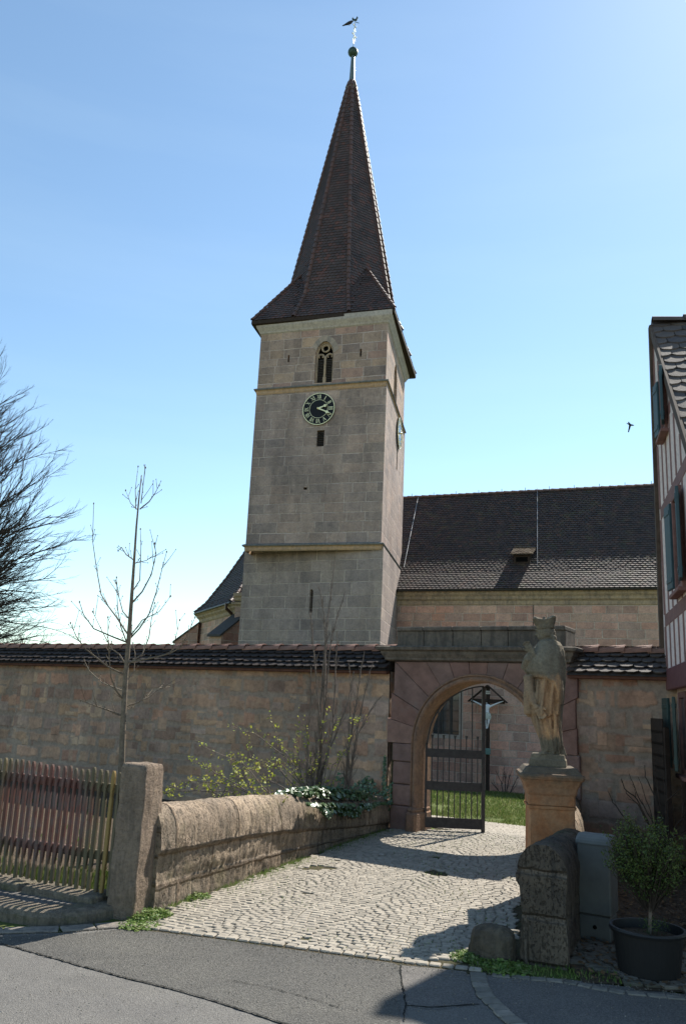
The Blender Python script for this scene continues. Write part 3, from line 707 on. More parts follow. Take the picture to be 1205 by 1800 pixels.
def roof_side(P,Q,R1,R2):
    """concave slope: eave P-Q, top R1-R2, with a flared foot"""
    P1=P.lerp(R2,.14)-V(0,0,.35); Q1=Q.lerp(R1,.14)-V(0,0,.35)
    P2=P.lerp(R2,.38)-V(0,0,.42); Q2=Q.lerp(R1,.38)-V(0,0,.42)
    tile_poly(mb,[P,Q,Q1,P1],.19,.155); tile_poly(mb,[P1,Q1,Q2,P2],.19,.155)
    tile_poly(mb,[P2,Q2,R1]+([R2] if (R1-R2).length>.01 else []),.19,.155)
    return P1,P2
eA,eB_,eC=cz3(AA,ZC),cz3(BA,ZC),cz3(CC,ZC); eW=cz3(N0+ND*-.2-NP*.35,ZC)
roof_side(eA,eB_,RR,RR); roof_side(eB_,eW,RB,RR); roof_side(eC,eA,RR,RR)
cr=mb.build('choir_roof',m_roof,church)
for P in(eA,eB_):
    mb=MB(); P1=P.lerp(RR,.14)-V(0,0,.35);P2=P.lerp(RR,.38)-V(0,0,.42)
    for a,b in((P,P1),(P1,P2),(P2,RR)): ridge_caps(mb,a+V(0,0,.02),b+V(0,0,.02),.085,.32,6)
    mb.build('hip_tiles',m_ridgedark,cr)
mb=MB()
for a,b in((eC,eA),(eA,eB_),(eB_,eW)): mb.beam(a-V(0,0,.03),b-V(0,0,.03),.13,.1,bev=.03)
mb.build('gutter',m_gutter,cr)
dp=onplane(392,1062,(eB_+inn*.0).to_2d(),(AA-BA).to_2d())
pb=BA+(AA-BA).normalized()*.5-inn*.05
mb=MB(); mb.tube([(pb.x,pb.y,ZC-.02),(pb.x,pb.y,ZC-.25),(pb.x+.45,pb.y+.2,ZC-.65),(pb.x+.5,pb.y+.25,ZC-.75),(pb.x+.5,pb.y+.25,2)],.075,8); mb.build('downpipe',plain('brown_downpipe',(.06,.03,.022),.4,.5,.4),ch)
def buttress(c,ang,z,L,w_):
    e=V(math.cos(ang),math.sin(ang),0); s=V(-e.y,e.x,0); mb=MB()
    prof=[(0,-2.5),(L,-2.5),(L,z-1.05),(0,z)]
    mb.loft([[c+e*a+s*k*w_/2+V(0,0,b) for a,b in prof] for k in(-1,1)]); o=mb.build('buttress',m_nave,church)
    g=MB(); g.loft([[c+e*a+s*k*(w_/2+.06)+V(0,0,b) for a,b in((L+.12,z-1.12),(L+.12,z-1.02),(-.02,z+.07),(-.02,z-.02))] for k in(-1,1)]); g.build('buttress_slab',m_lead,o)
buttress(bw+V(.1,0,0),math.radians(230),5.55,1.35,.8); buttress(AA+inn*.35,math.radians(178),5.6,1.2,.8)
# ================================================================ SETTING: ground, road, path
W0=V(.90,12.45,0); wa=math.radians(-31); WU=V(math.cos(wa),math.sin(wa),0); WN=V(WU.y,-WU.x,0)  # WN points to the street
def WQ(s,k,z): v=W0+WU*s-WN*k; return V(v.x,v.y,z)
def zg(x,y):
    db=-(V(x,y,0)-W0).dot(WN)
    return -.068*min(max(0,db-.7),28)
def axis(lo,hi,f0,f1,fine,grow=1.35):
    a=list(np.arange(f0,f1,fine)); st=fine
    x=f1
    while x<hi: a.append(x); st*=grow; x+=st
    a.append(hi); st=fine; x=f0-fine
    while x>lo: a.append(x); st*=grow; x-=st
    a.append(lo); return sorted(set(round(float(q),4) for q in a))
def sheet(name,xs,ys,mat,dz=0,keep=None,kind='structure',parent=None):
    mb=MB(); idx={}
    for j,y in enumerate(ys):
        for i,x in enumerate(xs): idx[i,j]=mb.vert((x,y,zg(x,y)+dz))
    for j in range(len(ys)-1):
        for i in range(len(xs)-1):
            if keep and not keep((xs[i]+xs[i+1])/2,(ys[j]+ys[j+1])/2): continue
            mb.face((idx[i,j],idx[i+1,j],idx[i+1,j+1],idx[i,j+1]))
    o=mb.build(name,mat,parent); 
    return tag(o,kind=kind)
def mat_ground():
    t=T('earth_and_grass',.95,.1); P=t.pos(); a=t.noise(P,.8,5,.6); b=t.noise(P,14,6,.7)
    c=t.mix(t.smooth(a,.35,.6),(.075,.10,.028),(.10,.125,.035)); c=t.mix(t.smooth(b,.5,.7),c,(.12,.10,.05)); t.base(c); t.bump(b,.03); return t.m
def mat_asphalt(name,c0,spk=.5,bump=.006,patch=None):
    t=T(name,.82,.35); P=t.pos(); a=t.noise(P,.9,5,.65); f=t.n('TexVoronoi'); t.put(f.inputs['Vector'],P); f.inputs['Scale'].default_value=150
    g=t.white(t.vm('FLOOR',t.vm('SCALE',P,sc=170)))
    n2=t.noise(P,60,5,.8)
    c=t.mix(1,c0,t.ramp(a,[(.3,(.82,.82,.84)),(.7,(1.16,1.15,1.12))]),'MULTIPLY')
    c=t.mix(1,c,t.ramp(f.outputs['Color'],[(0,(1-spk,)*3),(.5,(1,1,1)),(1,(1+spk*1.3,)*3)]),'MULTIPLY')
    c=t.mix(1,c,t.ramp(n2,[(.3,(.75,.75,.75)),(.7,(1.25,1.25,1.25))]),'MULTIPLY')
    st=t.smooth(t.noise(t.vm('MULTIPLY',P,(.7,2.6,1)),1.3,6,.75),.48,.72); c=t.mix(t.ma('MULTIPLY',st,.38),c,tuple(v*.55 for v in c0))
    t.base(c); t.bump(t.ma('ADD',f.outputs['Distance'],n2),bump); return t.m
m_ground=mat_ground()
m_soil=stone('dark_soil',(.09,.07,.05),(.12,.09,.06),(.05,.04,.03),.4,.03,2.0,pits=.6)
m_asphalt=mat_asphalt('smooth_asphalt',(.13,.123,.112),.30,.004)
m_asphalt2=mat_asphalt('coarse_asphalt',(.112,.106,.094),.55,.010)
m_asphalt3=mat_asphalt('footway_asphalt',(.13,.12,.11),.4,.006)
m_joint=stone('joint_sand',(.085,.07,.045),(.07,.07,.032),(.05,.045,.03),.4,.02,3.0)
m_cobble=rndmat('worn_cobbles',[(.245,.215,.172),(.285,.25,.20),(.32,.282,.226),(.27,.236,.188),(.225,.20,.16)],.75,.3,18,.3,.006,60)
m_cobble2=rndmat('dirty_setts',[(.17,.155,.13),(.21,.19,.16),(.14,.13,.11),(.24,.215,.18)],.85,.2,16,.35,.006,60)
m_kerb=stone('kerb_stone',(.19,.175,.155),(.24,.22,.19),(.08,.075,.07),.5,.015,1.5)
m_lawn=None
sheet('ground',axis(-400,400,-12,14,.5),axis(-60,600,4,46,.5),m_ground,-.01)
B_=[V(-24,-2),V(-9,3.2),V(-4.4,5.35)] if 0 else []
edge=[V(-30,-4,0),V(-8,3.9,0),V(-4,5.55,0),atz(0,1642),atz(100,1640),atz(222,1631),atz(300,1640),atz(480,1664),atz(690,1692),atz(800,1706),atz(850,1712),atz(1000,1722),atz(1205,1748),V(6,5.1,0),V(30,2,0)]
def strip_poly(name,top,bottom,z,mat,kind='structure'):
    mb=MB(); 
    for i in range(len(top)-1): mb.poly([V(bottom[i].x,bottom[i].y,z),V(bottom[i+1].x,bottom[i+1].y,z),V(top[i+1].x,top[i+1].y,z),V(top[i].x,top[i].y,z)])
    return tag(mb.build(name,mat),kind=kind)
strip_poly('road',edge,[V(p.x,-1.5,0) for p in edge],0.0,m_asphalt)
mb=MB(); mb.poly([V(-70,-1.5,.0),V(-70,-80,.0),V(70,-80,.0),V(70,-1.5,.0)][::1]); tag(mb.build('bounce_ground',stone('pale_bounce_ground',(.34,.30,.25),(.30,.27,.225),(.24,.21,.18),.3,.01)),kind='structure')  # unseen pale ground added behind the camera to bounce light onto shaded walls
# coarser strip of asphalt next to the cobbles
lp=[V(-6,5.2,0),atz(0,1660),atz(75,1680),atz(150,1702),atz(225,1722),atz(300,1740),atz(360,1757),atz(420,1776),atz(500,1803),atz(640,1850),atz(700,1900)]
up=[V(-6,4.9,0)+V(0,.35,0),atz(0,1647),atz(75,1645),atz(150,1642),atz(222,1633),atz(300,1642),atz(390,1653),atz(480,1666),atz(600,1682),atz(690,1694),atz(705,1700)]
strip_poly('road_strip',up,lp,.004,m_asphalt2)
sw=[atz(703,1698),atz(760,1703),atz(818,1709)]; sb=[atz(712,1768),atz(760,1771),atz(842,1766)]
strip_poly('footway',sw,sb,.005,m_asphalt3)
fw=[atz(860,1716),atz(930,1722),atz(1000,1724),atz(1100,1740),atz(1205,1752),V(4,5.5,0)]; fb=[atz(850,1716),atz(868,1760),atz(920,1810),atz(1000,1900),V(1.6,3.5,0),V(4,3.2,0)]
strip_poly('footway',fw,fb,.005,m_asphalt3)
def crack(pts,name='road_crack',w=.006):
    P=[atz(*p) for p in pts]; q=[]
    for a,b in zip(P,P[1:]):
        n=max(2,int((b-a).length/.03))
        for i in range(n): q.append(a.lerp(b,i/n)+V(U(-.006,.006),U(-.006,.006),0))
    mb=MB()
    for a,b in zip(q,q[1:]):
        if R()<.06: continue
        d=(b-a).normalized(); s=V(-d.y,d.x,0)*w*U(.4,1.4)
        mb.poly([a-s+V(0,0,.0085),b-s+V(0,0,.0085),b+s+V(0,0,.0085),a+s+V(0,0,.0085)])
    tag(mb.build(name,plain('dark_crack',(.03,.03,.028),1,0)),kind='structure')  # thin dark strips drawn for the cracks
crack([(0,1659),(75,1680),(150,1701),(225,1721),(300,1739),(360,1756),(420,1775),(520,1808)],w=.0045)
crack([(703,1698),(706,1730),(712,1768),(708,1800)],w=.0045); crack([(712,1768),(760,1775),(842,1766)],w=.003); crack([(400,1725),(460,1735),(520,1750),(602,1775)],w=.003)
def xat(line,y):
    for a,b in zip(line,line[1:]):
        if y<=b.y or b is line[-1]: return a.x+(b.x-a.x)*(y-a.y)/(b.y-a.y)
# cobbled path ----------------------------------------------------
pa=math.radians(20); PV=V(math.sin(pa),math.cos(pa),0); PU=V(math.cos(pa),-math.sin(pa),0); PO=V(-.1,6.3,0)
LWb=[V(-1.42,7.05,0),V(.24,11.03,0),V(.86,12.45,0)]    # foot of the left low wall
RWb=[V(1.36,6.3,0),V(1.72,7.9,0),V(2.1,8.5,0),V(2.55,9.9,0),V(2.95,11.2,0)]
def xat(line,y):
    for a,b in zip(line,line[1:]):
        if y<=b.y or b is line[-1]: return a.x+(b.x-a.x)*(y-a.y)/(b.y-a.y)
def edge_y(x):
    for a,b in zip(edge,edge[1:]):
        if a.x<=x<=b.x: return a.y+(b.y-a.y)*(x-a.x)/(b.x-a.x)
    return 0
def in_path(x,y,m=0):
    if y<edge_y(x)+.02+m: return False
    db=-(V(x,y,0)-W0).dot(WN); s=(V(x,y,0)-W0).dot(WU)
    if db<.02:
        if y<7.1:
            if x<-1.45+ (y-6.6)*.25+m: return False
        elif x<xat(LWb,y)+m: return False
        return x<xat(RWb,max(y,6.3))-m and (y>6.3 or x<1.15-m)
    if db<.65: return .45<s<2.14
    if db<2.9: return -1.2<s<3.6
    return False
sheet('garden_bed',[round(-12+i*.5,2) for i in range(28)],[round(8.2+i*.5,2) for i in range(24)],m_soil,.003,keep=lambda x,y:-(V(x,y,0)-W0).dot(WN)<.2 and (y<7 or x<xat(LWb,y)-.1))
sheet('path_bed',[round(-1.6+i*.04,3) for i in range(180)],[round(5.9+i*.04,3) for i in range(270)],m_joint,.002,keep=lambda x,y:in_path(x,y,-.06))
def cobbles(name,test,o,du,dv,nu,nv_,sx,sy,mat=m_cobble,wave=.07,wl=.9,h=.012,base=.004):
    mb=MB()
    for j in range(nv_):
        off=U(0,sx)
        u=-nu*sx+off
        while u<nu*sx:
            wd=sx*U(.75,1.3); uc=u+wd/2; u+=wd
            ph=uc/wl; arc=abs((ph%1)-.5)*2; wv=wave*(1-arc**2)*(1 if int(math.floor(ph))%2 else 1)
            vc=j*sy+wv*1.0; sl=-wave*2*arc*(-1 if (ph%1)<.5 else 1)/wl*2
            c=o+du*uc+dv*vc
            if not test(c.x,c.y): continue
            an=math.atan2(du.y,du.x)+math.atan(sl*-1)*.9+U(-.12,.12); ca,sa=math.cos(an),math.sin(an)
            hx=wd*.5-.003; hy=sy*.5*U(.9,.99)-.002; zb=zg(c.x,c.y)+base-.01; zt=zg(c.x,c.y)+base+h*U(.88,1.06); rr=R()
            tx,ty=U(-.022,.022),U(-.022,.022)
            P=[]
            for (kx,ky,z,ins) in ((1,1,zb,0),(1,1,zt-.006,.0),(1,1,zt,.008)):
                for a,b in((-1,-1),(1,-1),(1,1),(-1,1)):
                    jx=0 if z==zb else U(-.004,.004)
                    X=a*(hx-ins)+jx; Y=b*(hy-ins)+jx
                    P.append((c.x+X*ca-Y*sa,c.y+X*sa+Y*ca,z+(tx*X+ty*Y if z!=zb else 0)))
            b0=len(mb.v); mb.v.extend(P)
            for l in(0,4):
                for k in range(4): mb.face((b0+l+k,b0+l+(k+1)%4,b0+l+4+(k+1)%4,b0+l+4+k),rr)
            mb.face((b0+8,b0+9,b0+10,b0+11),rr)
    return mb.build(name,mat)
tag(cobbles('path_cobbles',lambda x,y:in_path(x,y,.04) and R()>.004 and not (mn.noise(V(x*2.2,y*2.2,3))>.52),PO-PV*1.6,PU,PV,34,160,.082,.068),kind='structure')
# row of larger setts along the asphalt edge, left gutter and the right-hand channel
def row(name,pts,w,d,z=.0,h=.03,n=None,mat=m_kerb,gap=.008):
    mb=MB()
    for a,b in zip(pts,pts[1:]):
        L=(b-a).length; k=max(1,round(L/w)); e=(b-a).normalized()
        for i in range(k):
            c=a.lerp(b,(i+.5)/k); mb.box((c.x+U(-.006,.006),c.y+U(-.006,.006),z+h/2),(L/k-gap,d*U(.92,1.0),h*U(.9,1.1)),rz=math.atan2(e.y,e.x)+U(-.03,.03),bev=.008,r=R())
    return tag(mb.build(name,mat),kind='structure')
off=V(0,.05,0)
row('edge_setts',[p+V(0,.045,0) for p in edge[5:11]],.085,.075,.0,.016,mat=m_cobble)
row('gutter_setts',[V(-4,5.6,0)]+[p+V(0,.07,0) for p in edge[3:6]],.26,.15,.0,.014)
row('channel_setts',[atz(838,1712),atz(842,1730),atz(850,1748),atz(868,1768),atz(893,1790),atz(925,1815),atz(980,1850)],.09,.11,.0,.014,mat=m_cobble2)
row('channel_setts',[atz(862,1716),atz(930,1722),atz(990,1727),atz(1040,1738),atz(1100,1748),atz(1205,1757)],.11,.07,.0,.013,mat=m_cobble2)
# dark cobbled yard beside the house
def in_yard(x,y,m=0):
    if y<edge_y(x)-.0: return False
    db=-(V(x,y,0)-W0).dot(WN)
    return db<-.05 and x>xat([V(1.66,6.1,0),V(2.08,7.8,0),V(2.9,10,0),V(3.3,11,0)],max(y,6.1)) and x<6
sheet('yard',[round(1.3+i*.1,3) for i in range(50)],[round(5.7+i*.1,3) for i in range(60)],m_soil,.006,keep=in_yard)
tag(cobbles('yard_cobbles',lambda x,y:in_yard(x,y) and y<edge_y(x)+1.0 and mn.noise(V(x*1.6,y*1.6,7))>-.15,V(1.5,5.6,0),V(1,-.03,0),V(.03,1,0),30,16,.10,.085,mat=rndmat('dark_yard_cobbles',[(.13,.115,.095),(.17,.15,.12),(.10,.095,.075)],.85,.2,15,.3,.006,60),h=.018,base=.006),kind='structure')  # darker brown cobble tones for the yard
mb=MB()
def leaf_litter(mb,test,n,x0,x1,y0,y1,s0=.012,s1=.03):
    for i in range(n):
        x,y=U(x0,x1),U(y0,y1)
        if not test(x,y): continue
        a=U(0,6.28); l=U(s0,s1); z=zg(x,y)+.022+U(0,.01); e=V(math.cos(a),math.sin(a),U(-.3,.3))*l; f=V(-e.y,e.x,U(-.3,.3)*l)*.6
        c=V(x,y,z); mb.poly([c-e,c+f,c+e,c-f],R())
leaf_litter(mb,in_yard,9000,1.3,6,5.7,11)
tag(mb.build('leaf_litter',rndmat('dead_leaves',[(.10,.06,.03),(.16,.10,.05),(.07,.045,.03),(.2,.14,.08)],.9,.1,5,.2,0)),'dead leaves scattered over the dark yard by the house','leaf litter',kind='stuff')
# ================================================================ CHURCHYARD WALL
def rough_prism(mb,P,L,prof,step,z=None):
    pass
def wall_section(name,s0,s1,label):
    o=thing(name,WQ((s0+s1)/2,.25,0),label,'wall')
    mb=MB(); nx=max(2,int((s1-s0)/.11)); nz=22; zt=2.24
    g=[[mb.vert(WQ(s0+(s1-s0)*i/nx,-.0+mn.noise(V((s0+(s1-s0)*i/nx)*2.1,zt*j/nz*2.6,1))*.022-.0,-.25+(zt+.25)*j/nz)) for i in range(nx+1)] for j in range(nz+1)]
    for j in range(nz):
        for i in range(nx): mb.face((g[j][i],g[j][i+1],g[j+1][i+1],g[j+1][i]))
    mb.poly([WQ(s0,.5,-.5),WQ(s0,0.03,-.3),WQ(s0,0.03,zt),WQ(s0,.5,zt)]); mb.poly([WQ(s1,0.03,-.3),WQ(s1,.5,-.5),WQ(s1,.5,zt),WQ(s1,0.03,zt)])
    mb.poly([WQ(s1,.5,-.5),WQ(s0,.5,-.5),WQ(s0,.5,zt),WQ(s1,.5,zt)])
    mb.poly([WQ(s0,0,zt),WQ(s1,0,zt),WQ(s1,.5,zt),WQ(s0,.5,zt)])
    mb.build('masonry',m_wall,o)
    mb=MB(); 
    for k in(-1,1):
        c=.25; a=[WQ(s0,c+k*.42,2.215),WQ(s1,c+k*.42,2.215),WQ(s1,c,2.545),WQ(s0,c,2.545)]
        tile_poly(mb,a,.165,.118,th=.018,lift=.03,shape='point',jit=2)
    mb.poly([WQ(s0,-.16,2.2),WQ(s0,.66,2.2),WQ(s0,.25,2.53)]);mb.poly([WQ(s1,-.16,2.2),WQ(s1,.66,2.2),WQ(s1,.25,2.53)])
    mb.build('tile_coping',m_coptile if s0>0 else m_coptile_shade,o)
    mb=MB(); ridge_caps(mb,WQ(s1,.25,2.525),WQ(s0,.25,2.525),.10,.36,7,.05,.75); mb.build('ridge_tiles',m_ridge,o)
    mb=MB(); mb.box(WQ((s0+s1)/2,-.06,2.185),(s1-s0,.13,.05),rz=wa,bev=.008); mb.build('eaves_board',plain('red_brown_board',(.11,.05,.035),.8,.2,nv=.3),o)
    return o
wl_=wall_section('churchyard_wall',-16.5,-.11,'long reddish sandstone rubble wall with shaded tile coping, left of the gateway')
wr_=wall_section('churchyard_wall',2.57,4.6,'short sandstone rubble wall with sunlit tile coping between gateway and half timbered house')
# ================================================================ GATEWAY
gt=thing('gateway',WQ(1.3,.25,0),'red sandstone round arched gateway with stone cornice and attic block in the churchyard wall','gateway')
GC=(1.300,1.185); GR=.895; GW=1.37; GT=2.35
m_vous=rndmat('red_sandstone_blocks',[(.20,.115,.095),(.235,.13,.10),(.18,.115,.10),(.25,.15,.12),(.165,.11,.095)],.9,.2,5,.35,.01,22,lich=((.15,.13,.115),.55,2.5))
mb=MB(); K0,K1=-.05,.38
def vous(a0,a1,r0,blk_out):
    n=4; inner=[(GC[0]+r0*math.cos(a0+(a1-a0)*i/n),GC[1]+r0*math.sin(a0+(a1-a0)*i/n)) for i in range(n+1)]
    def outp(a):
        c,s=math.cos(a),math.sin(a); t=1e9
        if abs(c)>1e-6: t=min(t,blk_out/abs(c))
        if s>1e-6: t=min(t,(GT-GC[1])/s)
        return (GC[0]+c*t,GC[1]+s*t)
    o0,o1=outp(a0),outp(a1); out=[o0]
    for sg in(1,-1):
        ac=math.atan2(GT-GC[1],sg*blk_out); 
        if a0<ac<a1: out.append((GC[0]+sg*blk_out,GT))
    out.append(o1)
    poly=inner+out[::-1]
    cx=sum(p[0] for p in poly)/len(poly); cy=sum(p[1] for p in poly)/len(poly)
    sh=lambda k:[(cx+(p[0]-cx)*k,cy+(p[1]-cy)*k) for p in poly]
    pr=U(-.008,.008); rr=R()
    mb.loft([[WQ(a,k,b) for a,b in q] for q,k in((sh(.965),K0+pr),(sh(.988),K0+.014+pr),(sh(.992),K1))],r=rr)
NV=13
for i in range(NV): vous(PI*i/NV,PI*(i+1)/NV,GR+.02,GW+U(-.05,.05))
zz=[-.1,.33,.62,.93,GC[1]]
for sg in(-1,1):
    for a,b in zip(zz,zz[1:]):
        w_=GW+U(-.09,.03); c=GC[0]+sg*(GR+.02+w_)/2; pr=U(-.008,.008)
        M_=Matrix.Translation(WQ(c,(K0+K1)/2+pr,(a+b)/2))@Matrix.Rotation(wa,4,'Z'); mb.boxm(M_,(w_-GR-.02)/2,(K1-K0)/2,(b-a)/2-.004,.014,R())
vo=mb.build('arch_stones',m_vous,gt)
mb=MB(); 
for sg in(-1,1): mb.box(WQ(GC[0]+sg*1.14,.25,.55),(.42,.46,1.35),rz=wa)
mb.box(WQ(GC[0],.25,2.2),(2.6,.5,.22),rz=wa)
mb.build('mortar_core',m_joint,gt)
# roll moulding round the opening
m_mould=stone('brown_moulding_stone',(.27,.165,.105),(.22,.14,.10),(.09,.07,.06),.35,.008,2)
prof=[(GR,K1+.01),(GR,K0-.02),(GR+.012,K0-.045),(GR+.035,K0-.055),(GR+.055,K0-.045),(GR+.06,K0-.02),(GR+.075,K0-.016),(GR+.085,K0-.035),(GR+.10,K0-.035),(GR+.112,K0-.012),(GR+.115,K0+.02)]
path=[]
for z in(.30,.6,.9): path.append((1,0,z))
N=28
for i in range(N+1): path.append((math.cos(PI*i/N),math.sin(PI*i/N),None))
for z in(.9,.6,.3): path.append((-1,0,z))
rings=[]
for cx_,sy_,z in path:
    rg=[]
    for r_,k in prof:
        if z is None: rg.append(WQ(GC[0]+cx_*r_,k,GC[1]+sy_*r_))
        else: rg.append(WQ(GC[0]+cx_*r_,k,z))
    rings.append(rg)
mb=MB(); mb.loft(rings,cap=True,closed=False); mb.build('arch_moulding',m_mould,gt,smooth=False)
for sg in(-1,1):
    mb=MB(); c=GC[0]+sg*(GR+.055)
    M_=Matrix.Translation(WQ(c,.13,.10))@Matrix.Rotation(wa,4,'Z'); mb.boxm(M_,.085,.28,.17,.03)
    M_=Matrix.Translation(WQ(c,.13,.29))@Matrix.Rotation(wa,4,'Z'); mb.boxm(M_,.07,.265,.04,.03)
    mb.build('jamb_plinth',m_mould,gt)
m_darkstone=stone('blackened_stone',(.165,.14,.115),(.12,.104,.088),(.062,.055,.048),.6,.01,1.5)
g0,g1=GC[0]-GW-.01,GC[0]+GW-.12
g0=-.10; g1=2.56
mb=MB()
pr=[(.0,GT),(.05,GT+.02),(.055,GT+.05),(.09,GT+.10),(.10,GT+.14),(.15,GT+.16),(.16,GT+.20),(.13,GT+.215),(0,GT+.22)]
A_,B2=WQ(g0,-.05,0),WQ(g1,-.05,0); C2,D2=WQ(g1,.5,0),WQ(g0,.5,0)
cornice(mb,[A_.to_2d(),B2.to_2d(),C2.to_2d(),D2.to_2d()],pr,True); mb.poly([WQ(g0-.1,-.13,GT+.216),WQ(g1+.1,-.13,GT+.216),WQ(g1+.1,.63,GT+.216),WQ(g0-.1,.63,GT+.216)])
mb.build('cornice',m_darkstone,gt)
mb=MB(); s=.0
while s<2.5:
    L=min(U(.38,.55),2.53-s); 
    if 2.53-s-L<.15: L=2.53-s
    M_=Matrix.Translation(WQ(s+L/2,.22,GT+.33))@Matrix.Rotation(wa,4,'Z'); mb.boxm(M_,L/2-.004,.24,.115,.008,R())
    M_=Matrix.Translation(WQ(s+L/2,.22,GT+.475))@Matrix.Rotation(wa,4,'Z'); mb.boxm(M_,L/2-.002,.27,.032,.012,R())
    s+=L
mb.build('attic_blocks',m_darkstone,gt)
# ---- iron gate leaf, hinged on the left jamb and half open
hp_=WQ(.43,.18,0); ge=atz(848,1449,.02); ge=V(ge.x,ge.y,0)
gd=(ge-hp_); gl_=.82; gd.normalize(); fe=hp_+gd*gl_
# refine so the free stile projects where the photograph shows it
best=None
for k in range(200):
    a=math.radians(-40+k*.4); dd=V(math.cos(a),math.sin(a),0); q=hp_+dd*gl_; 
    v=CM.transposed()@(q+V(0,0,.05)-V(0,0,EYE)); px=602.5+FPX*v.x/-v.z
    if best is None or abs(px-848)<best[0]: best=(abs(px-848),dd,px)
gd=best[1]
m_iron=plain('dark_wrought_iron',(.055,.05,.05),.55,.4,.5,nv=.3,ns=20)
ig=thing('iron_gate',hp_,'dark iron barred gate leaf standing half open in the arched gateway','gate')
def topz(u): # quarter arch
    x=GR-.03-u; x=max(0,x); return 1.185+math.sqrt(max(0,(GR-.04)**2-x*x))
G=lambda u,z,k=0: hp_+gd*u+V(-gd.y,gd.x,0)*k+V(0,0,z)
mb=MB(); mb.beam(G(gl_,.0),G(gl_,topz(gl_)),.045,.05,up=gd); mb.beam(G(.0,.08),G(.0,1.2),.03,.03,up=gd)
pts=[G(u,topz(u)) for u in [gl_*i/16 for i in range(17)]]
for a,b in zip(pts,pts[1:]): mb.beam(a,b,.03,.02)
mb.build('gate_frame',m_iron,ig)
for z0,h in((.12,.14),(.62,.12),(1.07,.12)):
    mb=MB(); mb.beam(G(0,z0),G(gl_,z0),.012,h); mb.build('flat_rail',m_iron,ig)
nb=9
for i in range(1,nb+1):
    u=gl_*i/(nb+1.0); mb=MB()
    if i%2==0: mb.beam(G(u,.15),G(u,topz(u)),.016,.016,up=gd)
    else:
        mb.beam(G(u,.15),G(u,1.28),.013,.013,up=gd); mb.loft([[G(u-a,z),G(u,z,.01),G(u+a,z),G(u,z,-.01)] for a,z in((.007,1.26),(.02,1.32),(.022,1.325))])
    mb.build('bar',m_iron,ig)
# ================================================================ LOW WALLS AND POST
LOWC=[(.315,.275,.205),(.27,.235,.175),(.345,.30,.225),(.235,.205,.155),(.295,.245,.18)]
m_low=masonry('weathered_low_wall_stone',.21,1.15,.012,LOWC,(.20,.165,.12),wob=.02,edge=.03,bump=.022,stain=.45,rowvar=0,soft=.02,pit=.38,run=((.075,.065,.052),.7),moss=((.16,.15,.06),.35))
m_lowdark=masonry('dark_low_wall_stone',.30,.8,.015,[(.12,.105,.082),(.095,.085,.07),(.14,.12,.09)],(.16,.14,.11),wob=.03,edge=.02,bump=.03,stain=.45,rowvar=0,soft=.02,pit=.4,run=((.035,.032,.03),.6),moss=((.10,.10,.045),.4))  # darker tones for the short right-hand wall
m_gstone=stone('guard_stone_rock',(.17,.145,.11),(.13,.11,.085),(.05,.045,.038),.5,.03,2.2,moss=((.09,.10,.035),.4,2),pits=.5)
m_post=stone('pinkish_post_stone',(.25,.195,.15),(.29,.23,.175),(.10,.08,.065),.35,.026,2.4,layers=.3,pits=.8)
